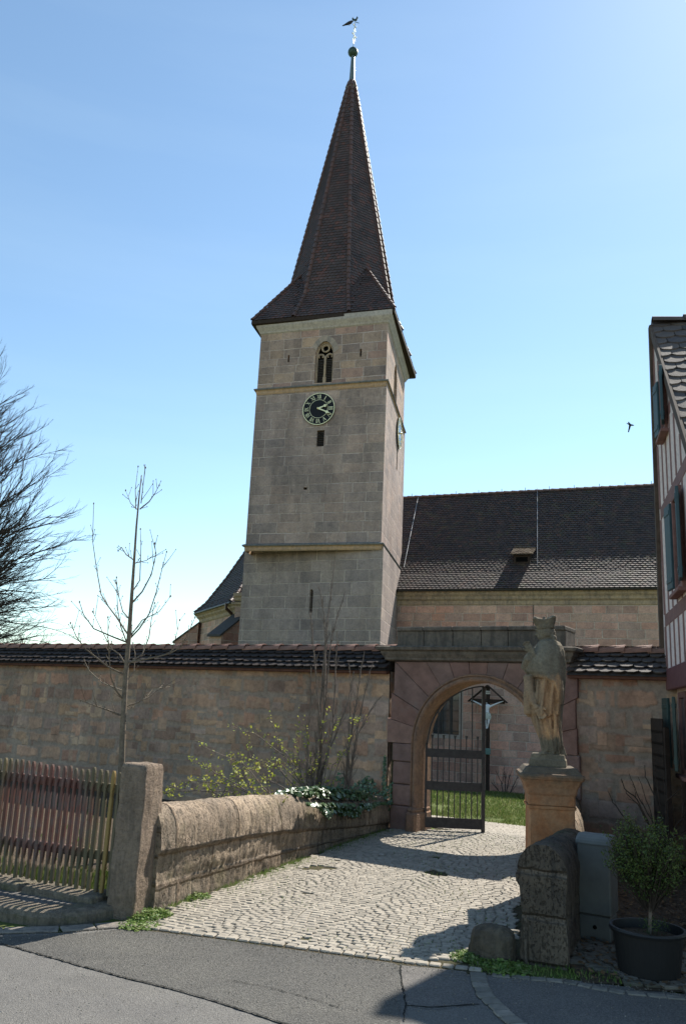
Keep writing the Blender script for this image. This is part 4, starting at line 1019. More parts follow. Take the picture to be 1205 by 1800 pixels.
def low_wall(name,path,width,heights,label,joints,side=1,mat=m_low,cap=.36):
    """path: foot line on the cobble side"""
    o=thing(name,path[0],label,'wall'); mb=MB()
    seg=[0]; 
    for a,b in zip(path,path[1:]): seg.append(seg[-1]+(b-a).length)
    L=seg[-1]; n=int(L/.02); rows=[]
    for i in range(n+1):
        t=L*i/n; k=max(j for j in range(len(seg)) if seg[j]<=t+1e-6); k=min(k,len(path)-2); f=(t-seg[k])/(seg[k+1]-seg[k]); c=path[k].lerp(path[k+1],f)
        # smoothed direction
        def dr(k): return (path[k+1]-path[k]).normalized()
        d=dr(k)
        if k+1<len(path)-1 and f>.5: d=(dr(k).lerp(dr(k+1),(f-.5))).normalized()
        if k>0 and f<.5: d=(dr(k).lerp(dr(k-1),(.5-f))).normalized()
        q=V(-d.y,d.x,0)*side; hs=np.interp(t,[x[0] for x in heights],[x[1] for x in heights])
        P=[]
        m_=46
        for j in range(m_+1):
            u=j/m_
            H1=hs-cap
            if u<.36: x,z=.02,-.08+(H1+.08)*u/.36
            elif u<.40: x,z=-.004,H1+.01+(.02)*(u-.36)/.04
            elif u<.88:
                a=(u-.40)/.48; an=PI*(1-a); ex=2.4; cx=math.cos(an); sz=math.sin(an)
                cxx=math.copysign(abs(cx)**(2/ex),cx); szz=abs(sz)**(2/ex)
                x=width/2+cxx*(width/2+.006)*1.0; z=H1+.02+szz*(cap-.02)
            else: x,z=width-.0,(H1)*(1-(u-.88)/.12)-.08
            jn=0
            for jt in joints:
                if z>H1: jn=max(jn,math.exp(-((t-jt)/.014)**2))
                elif z>0 : jn=max(jn,.7*math.exp(-((t-jt-.33)/.018)**2))
            if z<H1 and abs(z-H1*.5)<.02: jn=max(jn,.5)
            p=c+q*x; p.z=z+zg(c.x,c.y)*0
            cen_=c+q*width/2; cen_.z=z*.8
            dv=(cen_-p); 
            if dv.length>0: dv.normalize()
            rough_=mn.noise(V(p.x*3,p.y*3,p.z*5))*.012+mn.noise(V(p.x*13,p.y*13,p.z*26))*.006+mn.noise(V(p.x*32,p.y*32,p.z*45))*.006+mn.noise(V(p.x*75,p.y*75,p.z*75))*.004
            p+=dv*(jn*.010+rough_*(1.0 if z>H1 else 1.5))
            P.append(p)
        rows.append(P)
    mb.loft(rows,cap=False,closed=False); 
    no=mb.build('stonework',mat,o,smooth=True); me=no.data; ul=me.uv_layers['UVMap'].data; mm=len(rows[0])
    for lp in me.loops:
        i,j=divmod(lp.vertex_index,mm); u=j/(mm-1); t=L*i/n
        vv=(.0+u/.36*.42) if u<.38 else (.432+(u-.38)/.62*.176); ul[lp.index].uv=(t+.07,vv)
    for rw,nm in((rows[0][::-1],'wall_end'),(rows[-1],'wall_end')):
        e=MB(); 
        cpt=sum(rw,V(0,0,0))/len(rw)
        for a_,b_ in zip(rw,rw[1:]+[rw[0]]): e.poly([cpt,a_,b_])
        e.build(nm,mat,o)
    return o
lw0=V(-1.32,7.1,0); 
hpts=[]
dL=(LWb[1]-LWb[0]).normalized(); qL=V(-dL.y,dL.x,0)
for px,py in((285,1411),(400,1402),(520,1399),(600,1402),(650,1400)):
    s_,z_=onplane(px,py,LWb[0]+qL*.17,dL); hpts.append((s_,z_))
print('LW',hpts)
LH=[(0,hpts[0][1])]+[(max(0.01,a),b) for a,b in hpts[1:]]+[(6.5,hpts[-1][1])]
low_wall('low_wall',[LWb[0]+dL*.16,LWb[1],LWb[2]+V(.02,0,0)],.36,LH,'low weathered sandstone wall with rounded coping running from the gate post to the gateway',[.55,1.25,2.0,2.8,3.6,4.5,5.3],side=1)
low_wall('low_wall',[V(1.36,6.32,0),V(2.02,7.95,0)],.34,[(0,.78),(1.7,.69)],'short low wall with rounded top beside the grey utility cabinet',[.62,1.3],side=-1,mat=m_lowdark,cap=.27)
low_wall('low_wall',[V(2.12,8.35,0),V(2.36,9.0,0),V(2.98,11.25,0)],.26,[(0,.74),(.7,.74),(3.0,.72)],'sunlit low wall running behind the statue pedestal to the gateway',[.5,1.1,1.8,2.4],side=-1)
def rough_block(name,label,cat,base,size,rz,mat,bev=.03,taper=.0,amp=.02,seed=0,n=14,lean=0):
    bm=bmesh.new(); bmesh.ops.create_cube(bm,size=1.0)
    bmesh.ops.subdivide_edges(bm,edges=bm.edges[:],cuts=n,use_grid_fill=True)
    me=bpy.data.meshes.new(name)
    e=1/(bev+.035)
    for v in bm.verts:
        x,y,z=v.co; 
        m=max(abs(x),abs(y),abs(z)); rr=((abs(x)*2)**e+(abs(y)*2)**e+(abs(z)*2)**e)**(1/e)
        v.co=v.co/rr*1.0
        v.co*= m*2
        k=1-taper*(v.co.z+.5)
        v.co=V(v.co.x*size[0]*k,v.co.y*size[1]*k,(v.co.z+.5)*size[2])
    bm.normal_update()
    for v in bm.verts:
        p=v.co+V(seed*3.1,seed,0); v.co+=v.normal*(mn.noise(p*5)*amp+mn.noise(p*17)*amp*.5+mn.noise(p*40)*amp*.2)
    bm.to_mesh(me); bm.free()
    at=me.attributes.new('rnd','FLOAT','FACE'); at.data.foreach_set('value',[.5]*len(me.polygons)); me.polygons.foreach_set('use_smooth',[True]*len(me.polygons))
    me.materials.append(mat); o=bpy.data.objects.new(name,me); C.objects.link(o); o.location=base; o.rotation_euler=(0,lean,rz)
    return tag(o,label,cat)
pz=math.atan2(dL.y,dL.x)-PI/2
pc=V(-1.46,6.86,0); 
# post footprint: front edge corner sits at (235..250,1620)
pc=atz(247,1618)+V(-.095,0,0)+V(math.cos(pz),math.sin(pz),0)*-.11+V(-math.sin(pz),math.cos(pz),0)*.17
rough_block('gate_post','square pinkish sandstone post between the picket fence and the low wall','post',pc-V(0,0,.06),(.24,.36,1.21),pz+.14,m_post,bev=.02,taper=.06,amp=.012,n=24)
gs=(atz(838,1690)+atz(905,1697))/2+V(.0,.13,0)
rough_block('guard_stone','worn rounded kerb guard stone at the foot of the right low wall','stone',gs-V(0,0,.05),(.34,.26,.27),-.5,m_gstone,bev=.25,taper=.15,amp=.02,seed=5)

# grit and crumbs along the road edge
mb=MB()
for i in range(2600):
    if R()<.55: x=U(-2.6,2.6); y=edge_y(x)-abs(random.gauss(0,.10))
    else: x=U(-2.6,2.6); y=U(4.6,6.6)
    if y>edge_y(x)-.005: continue
    r_=U(.002,.006); c=V(x,y,.008); a=U(0,6.28); e=V(math.cos(a),math.sin(a),0)*r_; f=V(-e.y,e.x,0)*U(.5,1); tp_=c+V(0,0,r_*1.1)
    for p,q in((e,f),(f,-e),(-e,-f),(-f,e)): mb.poly([c+p,c+q,tp_],R())
tag(mb.build('road_grit',rndmat('grit',[(.10,.09,.07),(.25,.22,.18),(.16,.12,.08),(.38,.35,.30)],.9,.2,5,.2,0),uv=False),kind='stuff')
# ================================================================ PICKET FENCE, KERB
F0=V(-1.76,7.12,0); FD=V(-.906,.423,0).normalized(); FN=V(FD.y,-FD.x,0); FN=-FN if FN.y>0 else FN   # FN towards the street
fz=math.atan2(FD.y,FD.x)
def FQ(s,k,z): v=F0+FD*s+FN*k; return V(v.x,v.y,z)
def mat_picket():
    t=T('weathered_painted_picket',.8,.25); P=t.pos(); r=t.rnd()
    x,y,z=t.sep(P)
    g=t.noise(t.vm('MULTIPLY',P,(60,60,3)),1,5,.7); b=t.noise(P,7,5,.7)
    c=t.ramp(r,[(0,(.125,.10,.06)),(.4,(.10,.09,.055)),(.8,(.14,.115,.075)),(.93,(.27,.18,.07)),(1,(.28,.19,.07))])
    ux=t.ma('ADD',t.ma('MULTIPLY',t.ma('ADD',x,2.42),1.9),t.ma('MULTIPLY',t.ma('SUBTRACT',b,.5),.5)); uz=t.ma('MULTIPLY',t.ma('SUBTRACT',z,.72),2.3)
    rr=t.ma('SQRT',t.ma('ADD',t.ma('MULTIPLY',ux,ux),t.ma('MULTIPLY',uz,uz)))
    m=t.ma('MULTIPLY',t.ma('SUBTRACT',1,t.smooth(t.ma('ADD',rr,t.ma('MULTIPLY',t.ma('SUBTRACT',g,.5),.6)),.75,1.15)),.8)
    red=t.mix(t.smooth(b,.4,.65),(.17,.065,.055),(.15,.10,.10))
    c=t.mix(m,c,red); c=t.mix(1,c,t.ramp(g,[(.3,(.6,.6,.6)),(.7,(1.3,1.3,1.3))]),'MULTIPLY')
    c=t.mix(t.ma('MULTIPLY',t.smooth(t.noise(P,25,5,.7),.58,.7),.35),c,(.11,.12,.05)); t.base(c); t.bump(g,.002); return t.m
m_pick=mat_picket()
pf=thing('picket_fence',FQ(.6,0,.12),'weathered wooden picket fence with faded red paint between garden and kerb','fence')
npk=0; s=-.06
while s<2.6:
    h=.935+U(-.012,.012); zb=.145+U(-.008,.008)+.02*min(s,1); hw=.0175; lean=U(-.012,.012); k0=.03+U(-.003,.003)
    o=[(0,hw*.75),(.03,hw*.9),(.12,hw*.9),(.15,hw*.62),(.22,hw*1.0),(.70,hw*1.0),(.73,hw*.62),(.80,hw*.72),(.83,hw*.98),(h-.045,hw*.98),(h-.02,hw*.75),(h,hw*.35)]
    pts=[(a,-w_) for a,w_ in o]+[(a,w_) for a,w_ in o[::-1]]
    rr=U(0,.85); 
    if npk in(1,): rr=.97
    mb=MB(); 
    lay=[]
    for kk,sh in((k0-.012,1),(k0+.008,1),(k0+.013,.7)):
        lay.append([FQ(s+w_*sh+lean*(z_-.5),kk,zb+z_) for z_,w_ in pts])
    mb.loft(lay,r=rr); mb.build('picket',m_pick,pf); npk+=1; s+=.0665+U(-.003,.003)
for z in(.94,.42):
    mb=MB(); mb.beam(FQ(-.12,-.005,z),FQ(2.62,-.005,z+.02),.045,.07,bev=.006,r=.3); mb.build('rail',m_pick,pf)
m_plinth=stone('mossy_plinth_stone',(.20,.175,.14),(.25,.215,.17),(.08,.075,.055),.5,.03,3,moss=((.10,.13,.04),.35,4),pits=.5)
for k,(a,b) in enumerate(((-.02,.72),(.74,1.35),(1.37,2.1),(2.12,2.9))):
    rough_block('plinth_stone',['rough plinth stone under the fence beside the sandstone post','rough plinth stone under the middle of the picket fence','cracked plinth stone under the left part of the picket fence','plinth stone under the far left end of the picket fence'][k],'stone',FQ((a+b)/2,.05,-.05),(b-a,.26,.20),fz,m_plinth,bev=.08,amp=.02,seed=k*3+1)['group']='plinth stones below the fence'
kp=[atz(-260,1560),atz(-60,1600),atz(0,1617),atz(70,1628),atz(150,1624),atz(205,1612)]
def swept_kerb(name,pts,w_,h,mat,label):
    mb=MB(); rings=[]; q=[]
    for a,b in zip(pts,pts[1:]):
        n=max(2,int((b-a).length/.04)); q+= [a.lerp(b,i/n) for i in range(n)]
    q.append(pts[-1])
    for i in range(3): q=[q[0]]+[(q[j-1]+q[j]*2+q[j+1])/4 for j in range(1,len(q)-1)]+[q[-1]]
    for i,p in enumerate(q):
        d=(q[min(i+1,len(q)-1)]-q[max(i-1,0)]).normalized(); nn=V(-d.y,d.x,0)
        prof=[(0,-.05),(.0,h*.55),(.02,h*.85),(.06,h),(w_,h*1.05),(w_,-.05)]
        rings.append([p+nn*(a+mn.noise(V(p.x*9,p.y*9,b_*9))*.008)+V(0,0,b_+mn.noise(V(p.x*11,p.y*11,a*9))*.006) for a,b_ in prof])
    mb.loft(rings); o=mb.build(name,mat,smooth=False); return tag(o,kind='structure')
swept_kerb('kerb',kp,.20,.095,m_plinth,'')
mb=MB(); a=[p+V(.0,.17,0) for p in kp]; b=[FQ(3.9,-.02,0),FQ(1.9,-.02,0),FQ(1.25,-.02,0),FQ(.8,-.02,0),FQ(.3,-.02,0),FQ(-.05,-.02,0)]
for i in range(5): mb.poly([V(a[i].x,a[i].y,.088),V(a[i+1].x,a[i+1].y,.088),V(b[i+1].x,b[i+1].y,.088),V(b[i].x,b[i].y,.088)])
tag(mb.build('pavement',m_asphalt3),kind='structure')
# ================================================================ HALF-TIMBERED HOUSE
HQ0=aty(1173,1213,10.5); HQ0=V(HQ0.x,HQ0.y,0); HD=V(.27,1,0).normalized(); HN=V(-HD.y,HD.x,0)   # HN towards the path (left)
def HQ(s,k,z): v=HQ0+HD*s+HN*k; return V(v.x,v.y,z)
hz_=math.atan2(HD.y,HD.x)
house=thing('half_timbered_house',HQ(-3,-2,0),'pinkish half timbered house with blue green shutters and grey tiled roof at right','house')
m_plaster=stone('pink_plaster',(.74,.63,.59),(.70,.59,.56),(.42,.36,.34),.15,.003,1.5,pits=.05)
m_plasterlow=stone('rose_plaster',(.72,.56,.51),(.68,.53,.48),(.40,.30,.28),.2,.004,1.5,pits=.05)
m_beam=plain('oxblood_timber',(.20,.10,.085),.7,.3,nv=.25,ns=9,bump=.004)
m_beamdark=plain('sill_timber',(.14,.055,.055),.6,.3,nv=.2,ns=9,bump=.004)
m_shut=plain('blue_green_shutter_paint',(.025,.06,.072),.5,.45,nv=.15)
m_shutg=plain('dark_green_shutter_paint',(.022,.05,.045),.5,.45,nv=.15)
zA=6.98; sA=-.04; slope=math.tan(math.radians(44)); SN=-4.4
def roofz(s): return zA-(sA-s)*slope
mb=MB()
P0=[(SN,2.10),(.29,2.10),(sA+.0,zA-.08),(SN,roofz(SN)-.2)]
mb.loft([[HQ(s,-k,z) for s,z in P0] for k in(0,.3)])
up=mb.build('upper_wall',m_plaster,house)
mb=MB()
wall_open(mb,HQ(0-.03,-.10,0),HQ(SN,-.10,0),-.1,2.06,[(.39,.92,1.14,1.94,None,.14)]) ; mb.poly([HQ(-.03,-.10,-.1),HQ(-.03,-5,-.1),HQ(-.03,-5,2.06),HQ(-.03,-.1,2.06)])
lowr=mb.build('ground_floor_wall',m_plasterlow,house)
mb=MB(); mb.poly([HQ(SN,-.31,-.1),HQ(SN,-6,-.1),HQ(SN,-6,2.5),HQ(SN,-.31,2.5)]); mb.build('front_wall',m_plasterlow,house)
mb=MB(); mb.poly([HQ(-.02,0,2.1),HQ(-.02,-6,2.1),HQ(-.02,-6,2.6),HQ(-.02,0,2.6)]); mb.poly([HQ(-.02,0,2.55),HQ(-.02,-6,2.55),HQ(sA,-6,zA-.2),HQ(sA,0,zA-.2)]); mb.build('rear_wall',m_plaster,up)
def hbeam(s0,z0,s1,z1,w_,mat=m_beam,d=.005):
    b=MB(); b.beam(HQ(s0,.002,z0),HQ(s1,.002,z1),d*2 if abs(z1-z0)<.01 else w_,w_ if abs(z1-z0)<.01 else d*2,up=V(0,0,1),bev=.002); return b.build('timber_beam',mat,up)
b=MB(); b.beam(HQ(SN,.0,2.17),HQ(0.0,.0,2.17),.05,.26,bev=.01); b.build('sill_beam',m_beamdark,up)
for z,sm in((2.90,-.05),(4.28,-.07),(5.28,-.12)):
    s1=sA-(zA-.35-z)/slope; hbeam(max(SN,s1),z,sm,z,.15)
for i in range(16):
    s_=-.10-i*.40; zt=roofz(s_)-.28
    for za,zb in((2.30,2.825),(2.975,4.205),(4.355,5.205),(5.355,6.6)):
        zb=min(zb,zt)
        if zb-za>.15: hbeam(s_,za,s_,zb,.05 if i else .09)
def shutter(s,z0,z1,wd,an,mat,dirn):
    o=thing('x',(0,0,0),'x','x') if 0 else None
    b=MB(); e=HD*math.cos(an)*dirn+HN*math.sin(an); a=HQ(s,.05,0)
    c=a+e*wd/2; nrm=math.atan2(e.y,e.x)
    b.box((c.x,c.y,(z0+z1)/2),(wd,.035,z1-z0),rz=nrm,bev=.006)
    for z in(z0+.1,z1-.1): b.box((c.x,c.y,z),(wd*.9,.05,.05),rz=nrm,bev=.004)
    return b.build('shutter',mat,up)
def window(s0,s1,z0,z1,par=None,mat=m_shut,k=.0,an=35,sw=.42,low=False):
    b=MB(); c=HQ((s0+s1)/2,k+.02,(z0+z1)/2)
    for s_ in(s0,s1): b.box(HQ(s_,k+.02,(z0+z1)/2),(.07,.04,z1-z0+.14),rz=hz_,bev=.006)
    for z_ in(z0-.035,z1+.035): b.box(HQ((s0+s1)/2,k+.02,z_),(s1-s0-.07,.04,.07),rz=hz_,bev=.006)
    b.box(HQ((s0+s1)/2,k+.05,z0-.09),(s1-s0+.2,.09,.045),rz=hz_,bev=.006)
    f=b.build('window_frame',m_beam,up)
    g=MB(); g.box(HQ((s0+s1)/2,k+.0,(z0+z1)/2),(s1-s0-.06,.02,z1-z0),rz=hz_); g.build('pane',m_glass,f)
    shutter(s1,z0,z1,sw,math.radians(an),mat,1); shutter(s0,z0,z1,sw,math.radians(an),mat,-1)
window(-1.95,-1.42,3.12,4.1,an=6,sw=.26)
window(-1.12,-.78,5.15,5.85,an=8,sw=.2)
window(-.95,-.42,1.14,1.94,k=-.10,mat=m_shutg,an=8,sw=.24)
# roof: near slope, steep rear slope, verge
mb=MB(); E_=.055
tile_poly(mb,[HQ(SN-1.2,E_-.05,roofz(SN-1.2)),HQ(SN-1.2,-6,roofz(SN-1.2)),HQ(sA,-6,zA),HQ(sA,E_-.05,zA)],.24,.23,th=.02,lift=.018)
mb.poly([HQ(SN-1.2,E_-.06,roofz(SN-1.2)-.05),HQ(sA,E_-.06,zA-.05),HQ(sA,-6,zA-.05),HQ(SN-1.2,-6,roofz(SN-1.2)-.05)])
rf=mb.build('roof',m_slate,house)
mb=MB(); tile_poly(mb,[HQ(.30,E_-.12,2.0),HQ(.30,-6,2.0),HQ(sA,-6,zA),HQ(sA,E_-.12,zA)],.18,.16,th=.015,lift=.012); mb.build('rear_roof',rndmat('red_brown_rear_tiles',[(.13,.055,.035),(.17,.07,.04),(.10,.06,.05)],.8,.3,6,.35),rf)
mb=MB(); mb.beam(HQ(.28,E_-.03,2.0),HQ(sA,E_-.03,zA-.03),.05,.12); mb.beam(HQ(SN-1.2,E_-.03,roofz(SN-1.2)-.06),HQ(sA-.02,E_-.03,zA-.07),.03,.12); mb.build('verge_board',plain('weathered_verge_board',(.085,.06,.045),.8,.2,nv=.3),rf)
mb=MB(); ridge_caps(mb,HQ(sA,E_-.05,zA+.0),HQ(sA,-6,zA+.0),.13,.40,7,.05,.6); mb.build('ridge_tiles',m_slate,rf)
# clapboard screen in the corner between wall and house
cb=thing('clapboard_screen',HQ(-.35,.25,0),'dark weatherboard screen in the corner beside the house wall','screen')
mb=MB(); z=.05
while z<1.62:
    mb.beam(HQ(-.75,.16,z+.075),HQ(-.08,.22,z+.075+.0),.016,.17,bev=.002); z+=.135
mb.build('boards',m_darkwood,cb)
mb=MB(); mb.beam(HQ(-.78,.13,0),HQ(-.78,.13,1.6),.05,.05); mb.build('post',m_darkwood,cb); mb=MB(); mb.beam(HQ(-.06,.19,0),HQ(-.06,.19,1.6),.05,.05); mb.build('post',m_darkwood,cb)
# ================================================================ CABINET, POT
m_cab=plain('grey_cabinet_plastic',(.12,.12,.11),.6,.3,nv=.18,ns=5); 
ca=atz(1017,1650); cbp=atz(1073,1660); cd=(cbp-ca).normalized(); cn=V(-cd.y,cd.x,0); cw=(cbp-ca).length*1.06; cc=(ca+cbp)/2+cn*.13; crz=math.atan2(cd.y,cd.x)
ub=thing('utility_cabinet',cc,'grey weathered utility cabinet with rounded lid beside the right low wall','cabinet')
mb=MB(); mb.box(cc+V(0,0,.45),(cw,.27,.53),rz=crz,bev=.012); mb.build('body',m_cab,ub)
mb=MB(); mb.box(cc+V(0,0,.09),(cw*.93,.245,.18),rz=crz,bev=.008); bs=mb.build('base',m_cab,ub)
mb=MB(); q=cc+V(0,0,.10)-cn*.124; mb.ell(q,(.016,.006,.016),10,6,M=Matrix.Rotation(crz,3,'Z')); mb.build('lock',m_black,bs)
mb=MB()
rg=[]
for x in(-cw/2-.008,-cw/2+.02,cw/2-.02,cw/2+.008):
    e=.9 if abs(x)>cw/2-.01 else 1
    rg.append([cc+cd*x+cn*(.145*math.cos(t)*e)+V(0,0,.71+(.065*math.sin(t)*e if math.sin(t)>0 else 0)) for t in [PI*i/10 for i in range(11)]]+[cc+cd*x+cn*-.143*e+V(0,0,.70),cc+cd*x+cn*.143*e+V(0,0,.70)])
mb.loft(rg); mb.build('lid',m_cab,ub)
pcx=V(2.215,6.14,0)
pt=thing('plant_pot',pcx,'large round black plastic tub on the dark cobbles','pot')
m_pot=plain('black_plastic',(.014,.0135,.014),.5,.35,nv=.1)
mb=MB(); mb.lathe(pcx,[(.195,.0),(.20,.02),(.232,.275),(.25,.275),(.255,.29),(.25,.302),(.232,.302),(.225,.26),(.222,.24)],40); mb.build('tub',m_pot,pt,smooth=False)
mb=MB(); mb.lathe(pcx,[(.224,.243),(.12,.252),(.01,.258)],24); mb.build('soil',m_soil,pt)
tag(rough_block('paper_scrap','small white scrap of paper on the dark yard behind the tub','litter',atz(1105,1618,.02),(.045,.02,.012),.1,plain('white_paper',(.75,.75,.75),.8,.2),bev=.1,amp=.003,n=4))
# ================================================================ PEDESTAL AND STATUE
m_ped=T('ochre_pedestal_stone',.9,.2)
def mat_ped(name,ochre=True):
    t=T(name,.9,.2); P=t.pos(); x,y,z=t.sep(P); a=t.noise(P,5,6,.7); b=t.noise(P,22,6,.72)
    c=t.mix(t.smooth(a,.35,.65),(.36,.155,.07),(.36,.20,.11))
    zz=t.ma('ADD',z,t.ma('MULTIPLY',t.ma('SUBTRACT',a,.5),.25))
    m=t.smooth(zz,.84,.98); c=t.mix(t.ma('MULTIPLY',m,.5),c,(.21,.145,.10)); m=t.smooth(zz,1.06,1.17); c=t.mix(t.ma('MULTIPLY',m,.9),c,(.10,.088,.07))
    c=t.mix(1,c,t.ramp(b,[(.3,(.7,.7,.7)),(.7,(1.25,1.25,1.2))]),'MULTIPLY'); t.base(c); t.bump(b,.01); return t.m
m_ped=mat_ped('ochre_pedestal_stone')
SC=V(2.085,8.25,0); srz=math.radians(-8)
pd=thing('statue_pedestal',SC,'ochre sandstone pedestal with moulded cornice carrying the statue','pedestal')
def sqring(h,z,rz=srz,b=.12):
    k=h*(1-b); p=[(k,-h),(h,-k),(h,k),(k,h),(-k,h),(-h,k),(-h,-k),(-k,-h)]
    return [SC+V(a*math.cos(rz)-c*math.sin(rz),a*math.sin(rz)+c*math.cos(rz),z) for a,c in p]
def ped(name,prof):
    mb=MB(); P=[]
    for (a,b) in zip(prof,prof[1:]):
        for i in range(4): f=i/4; P.append((a[0]+(b[0]-a[0])*f,a[1]+(b[1]-a[1])*f))
    P.append(prof[-1]); mb.loft([sqring(h,z,b=.06) for h,z in P]); return mb.build(name,m_ped,pd)
ped('shaft',[(.235,-.05),(.23,.1),(.212,.16),(.207,.83),(.219,.835),(.222,.86)])
ped('cornice',[(.207,.862),(.214,.87),(.214,.95),(.226,.97),(.235,1.02),(.262,1.075),(.27,1.09),(.285,1.10),(.295,1.125),(.288,1.145),(.267,1.155),(.258,1.17),(.235,1.20),(.23,1.205)])
# statue
st=thing('saint_statue',SC+V(0,0,1.2),'weathered sandstone statue of a robed priest in a biretta, head bowed, on the pedestal','statue')
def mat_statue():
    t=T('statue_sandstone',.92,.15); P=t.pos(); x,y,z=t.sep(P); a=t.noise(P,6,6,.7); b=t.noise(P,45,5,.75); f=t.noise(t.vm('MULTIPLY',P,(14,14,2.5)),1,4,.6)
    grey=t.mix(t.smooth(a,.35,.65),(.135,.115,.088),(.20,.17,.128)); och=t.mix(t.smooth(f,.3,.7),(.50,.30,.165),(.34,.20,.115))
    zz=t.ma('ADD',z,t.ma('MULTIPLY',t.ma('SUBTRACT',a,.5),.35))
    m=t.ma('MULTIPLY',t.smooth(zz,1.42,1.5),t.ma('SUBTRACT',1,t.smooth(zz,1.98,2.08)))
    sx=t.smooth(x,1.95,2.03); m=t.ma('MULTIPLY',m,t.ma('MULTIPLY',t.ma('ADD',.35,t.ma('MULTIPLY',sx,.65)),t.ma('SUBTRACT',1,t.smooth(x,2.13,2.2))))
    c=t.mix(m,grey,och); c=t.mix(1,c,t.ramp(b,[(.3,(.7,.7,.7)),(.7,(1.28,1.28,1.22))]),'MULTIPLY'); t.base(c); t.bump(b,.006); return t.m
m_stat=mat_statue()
KS=.00110; CX=742
def sx_(cx): return (cx-CX)*KS
def sz_(cy): return 1.305+(1440-cy)*.00109
VD=V(SC.x,SC.y,0).normalized(); VR=V(VD.y,-VD.x,0)     # screen-right and away directions at the statue
def SP(x,dep,z): v=V(SC.x,SC.y,0)+VR*x+VD*dep; return V(v.x,v.y,z)
def body(mb,rows,fold=0,kf=9,ph=0,nseg=56,twist=0):
    rg=[]; rows2=[]
    for a,b in zip(rows,rows[1:]):
        for i in range(5): f=i/5; rows2.append([a[j]+(b[j]-a[j])*f for j in range(4)])
    rows2.append(list(rows[-1]))
    for cy,l,r,dp in rows2:
        cx=(l+r)/2; hw=(r-l)/2*KS; z=sz_(cy); ring=[]
        for k in range(nseg):
            t=2*PI*k/nseg; c,s=math.cos(t),math.sin(t); w_=fold*(abs(math.sin(kf*.5*t+ph+z*twist))**.7-.5+.35*math.sin(kf*.8*t+z*3))
            ring.append(SP(sx_(cx)+c*(hw)*(1+w_*.35*abs(s)),s*dp*(1+w_),z))
        rg.append(ring)
    mb.loft(rg[::-1])
mb=MB()
body(mb,[(1452,672,862,.10),(1400,690,850,.10),(1350,680,858,.115),(1290,655,856,.125),(1220,625,852,.13),(1150,598,848,.135),(1090,580,846,.14),(1050,580,846,.14)],.42,11,0,twist=2)      # cassock
body(mb,[(1112,600,800,.15),(1085,570,846,.165),(1040,560,852,.168),(980,575,860,.165),(900,596,868,.16),(830,612,875,.155),(760,620,880,.15)],.36,13,1.0,twist=1.2)      # surplice
body(mb,[(1000,740,868,.12),(960,765,872,.15),(880,775,880,.175),(800,700,884,.19),(770,590,888,.20),(720,535,891,.205),(650,520,893,.20),(590,552,892,.19),(530,600,888,.17),(480,640,872,.145),(450,660,850,.12),(438,690,825,.08)],.10,9,.4,twist=.6) # cape
body(mb,[(470,650,850,.13),(452,660,845,.125),(436,680,822,.10),(425,700,805,.07)],.05,6)       # collar
mb.tube([SP(sx_(755),0,sz_(470)),SP(sx_(748),0,sz_(420)),SP(sx_(738),-.005,sz_(370))],[.062,.058,.055],14)  # neck
# head bowed to the left
hc=SP(sx_(724),-.01,sz_(352)); Mh=Matrix((VR,VD,V(0,0,1))).transposed()@Matrix.Rotation(math.radians(-12),3,'Y')
H_=lambda x,y,z: hc+Mh@V(x,y,z)
mb.ell(hc,(.082,.07,.095),18,12,M=Mh)
mb.ell(H_(-.035,0,-.045),(.05,.05,.05),12,8,M=Mh)      # jaw
mb.ell(H_(-.056,0,-.078),(.022,.026,.02),10,6,M=Mh)    # chin and short beard
mb.tube([H_(-.078,0,.02),H_(-.097,0,-.022),H_(-.08,0,-.03)],[.010,.014,.011],8)  # nose
mb.tube([H_(-.078,-.035,.028),H_(-.086,0,.03),H_(-.078,.035,.028)],[.010,.011,.010],8) # brow
mb.tube([H_(-.074,-.022,-.05),H_(-.084,0,-.047),H_(-.074,.022,-.05)],[.006,.008,.006],8) # mouth
for s in(-1,1):
    mb.ell(H_(-.066,s*.026,.008),(.012,.014,.010),8,6,M=Mh); mb.ell(H_(.005,s*.070,-.01),(.016,.010,.027),10,6,M=Mh)
    mb.ell(H_(.01,s*.058,.0),(.05,.02,.06),10,6,M=Mh)
mb.ell(H_(.045,0,-.03),(.05,.066,.075),12,8,M=Mh)   # hair
for k in range(7): a=k/6*PI-PI/2; mb.ell(H_(.06+.015*math.cos(a),.06*math.sin(a),-.085),(.02,.018,.03),8,6,M=Mh)
# forearm and hand on the surplice
def hand(w,fwd,side,nrm,sc=1.0):
    mb.tube([w-fwd*.05*sc,w,w+fwd*.035*sc],[.026*sc,.022*sc,.028*sc],10)
    mb.ell(w+fwd*.055*sc,(.040*sc,.036*sc,.017*sc),12,8,M=Matrix((fwd,side,nrm)).transposed())
    for i,(o,l) in enumerate(((-.028,.060),(-.010,.070),(.009,.066),(.026,.052))):
        b=w+fwd*.085*sc+side*o*sc; m_=b+fwd*l*.5*sc+side*o*.15*sc+nrm*.008*sc; e=b+fwd*l*.85*sc+side*o*.2*sc-nrm*.012*sc
        mb.tube([b-fwd*.02*sc,b,m_,e],[.0095*sc,.010*sc,.009*sc,.0075*sc],8)
    b=w+fwd*.04*sc-side*.032*sc; mb.tube([b,b+fwd*.02*sc-side*.02*sc,b+fwd*.05*sc-side*.028*sc-nrm*.01*sc],[.012*sc,.0115*sc,.009*sc],8)
fw_=(VR*.55-V(0,0,1)*.8-VD*.1).normalized(); sd_=fw_.cross(-VD).normalized(); nm_=fw_.cross(sd_)
mb.tube([SP(sx_(570),-.09,sz_(760)),SP(sx_(585),-.13,sz_(900)),SP(sx_(622),-.16,sz_(1005))],[.05,.045,.036],12)   # sleeve
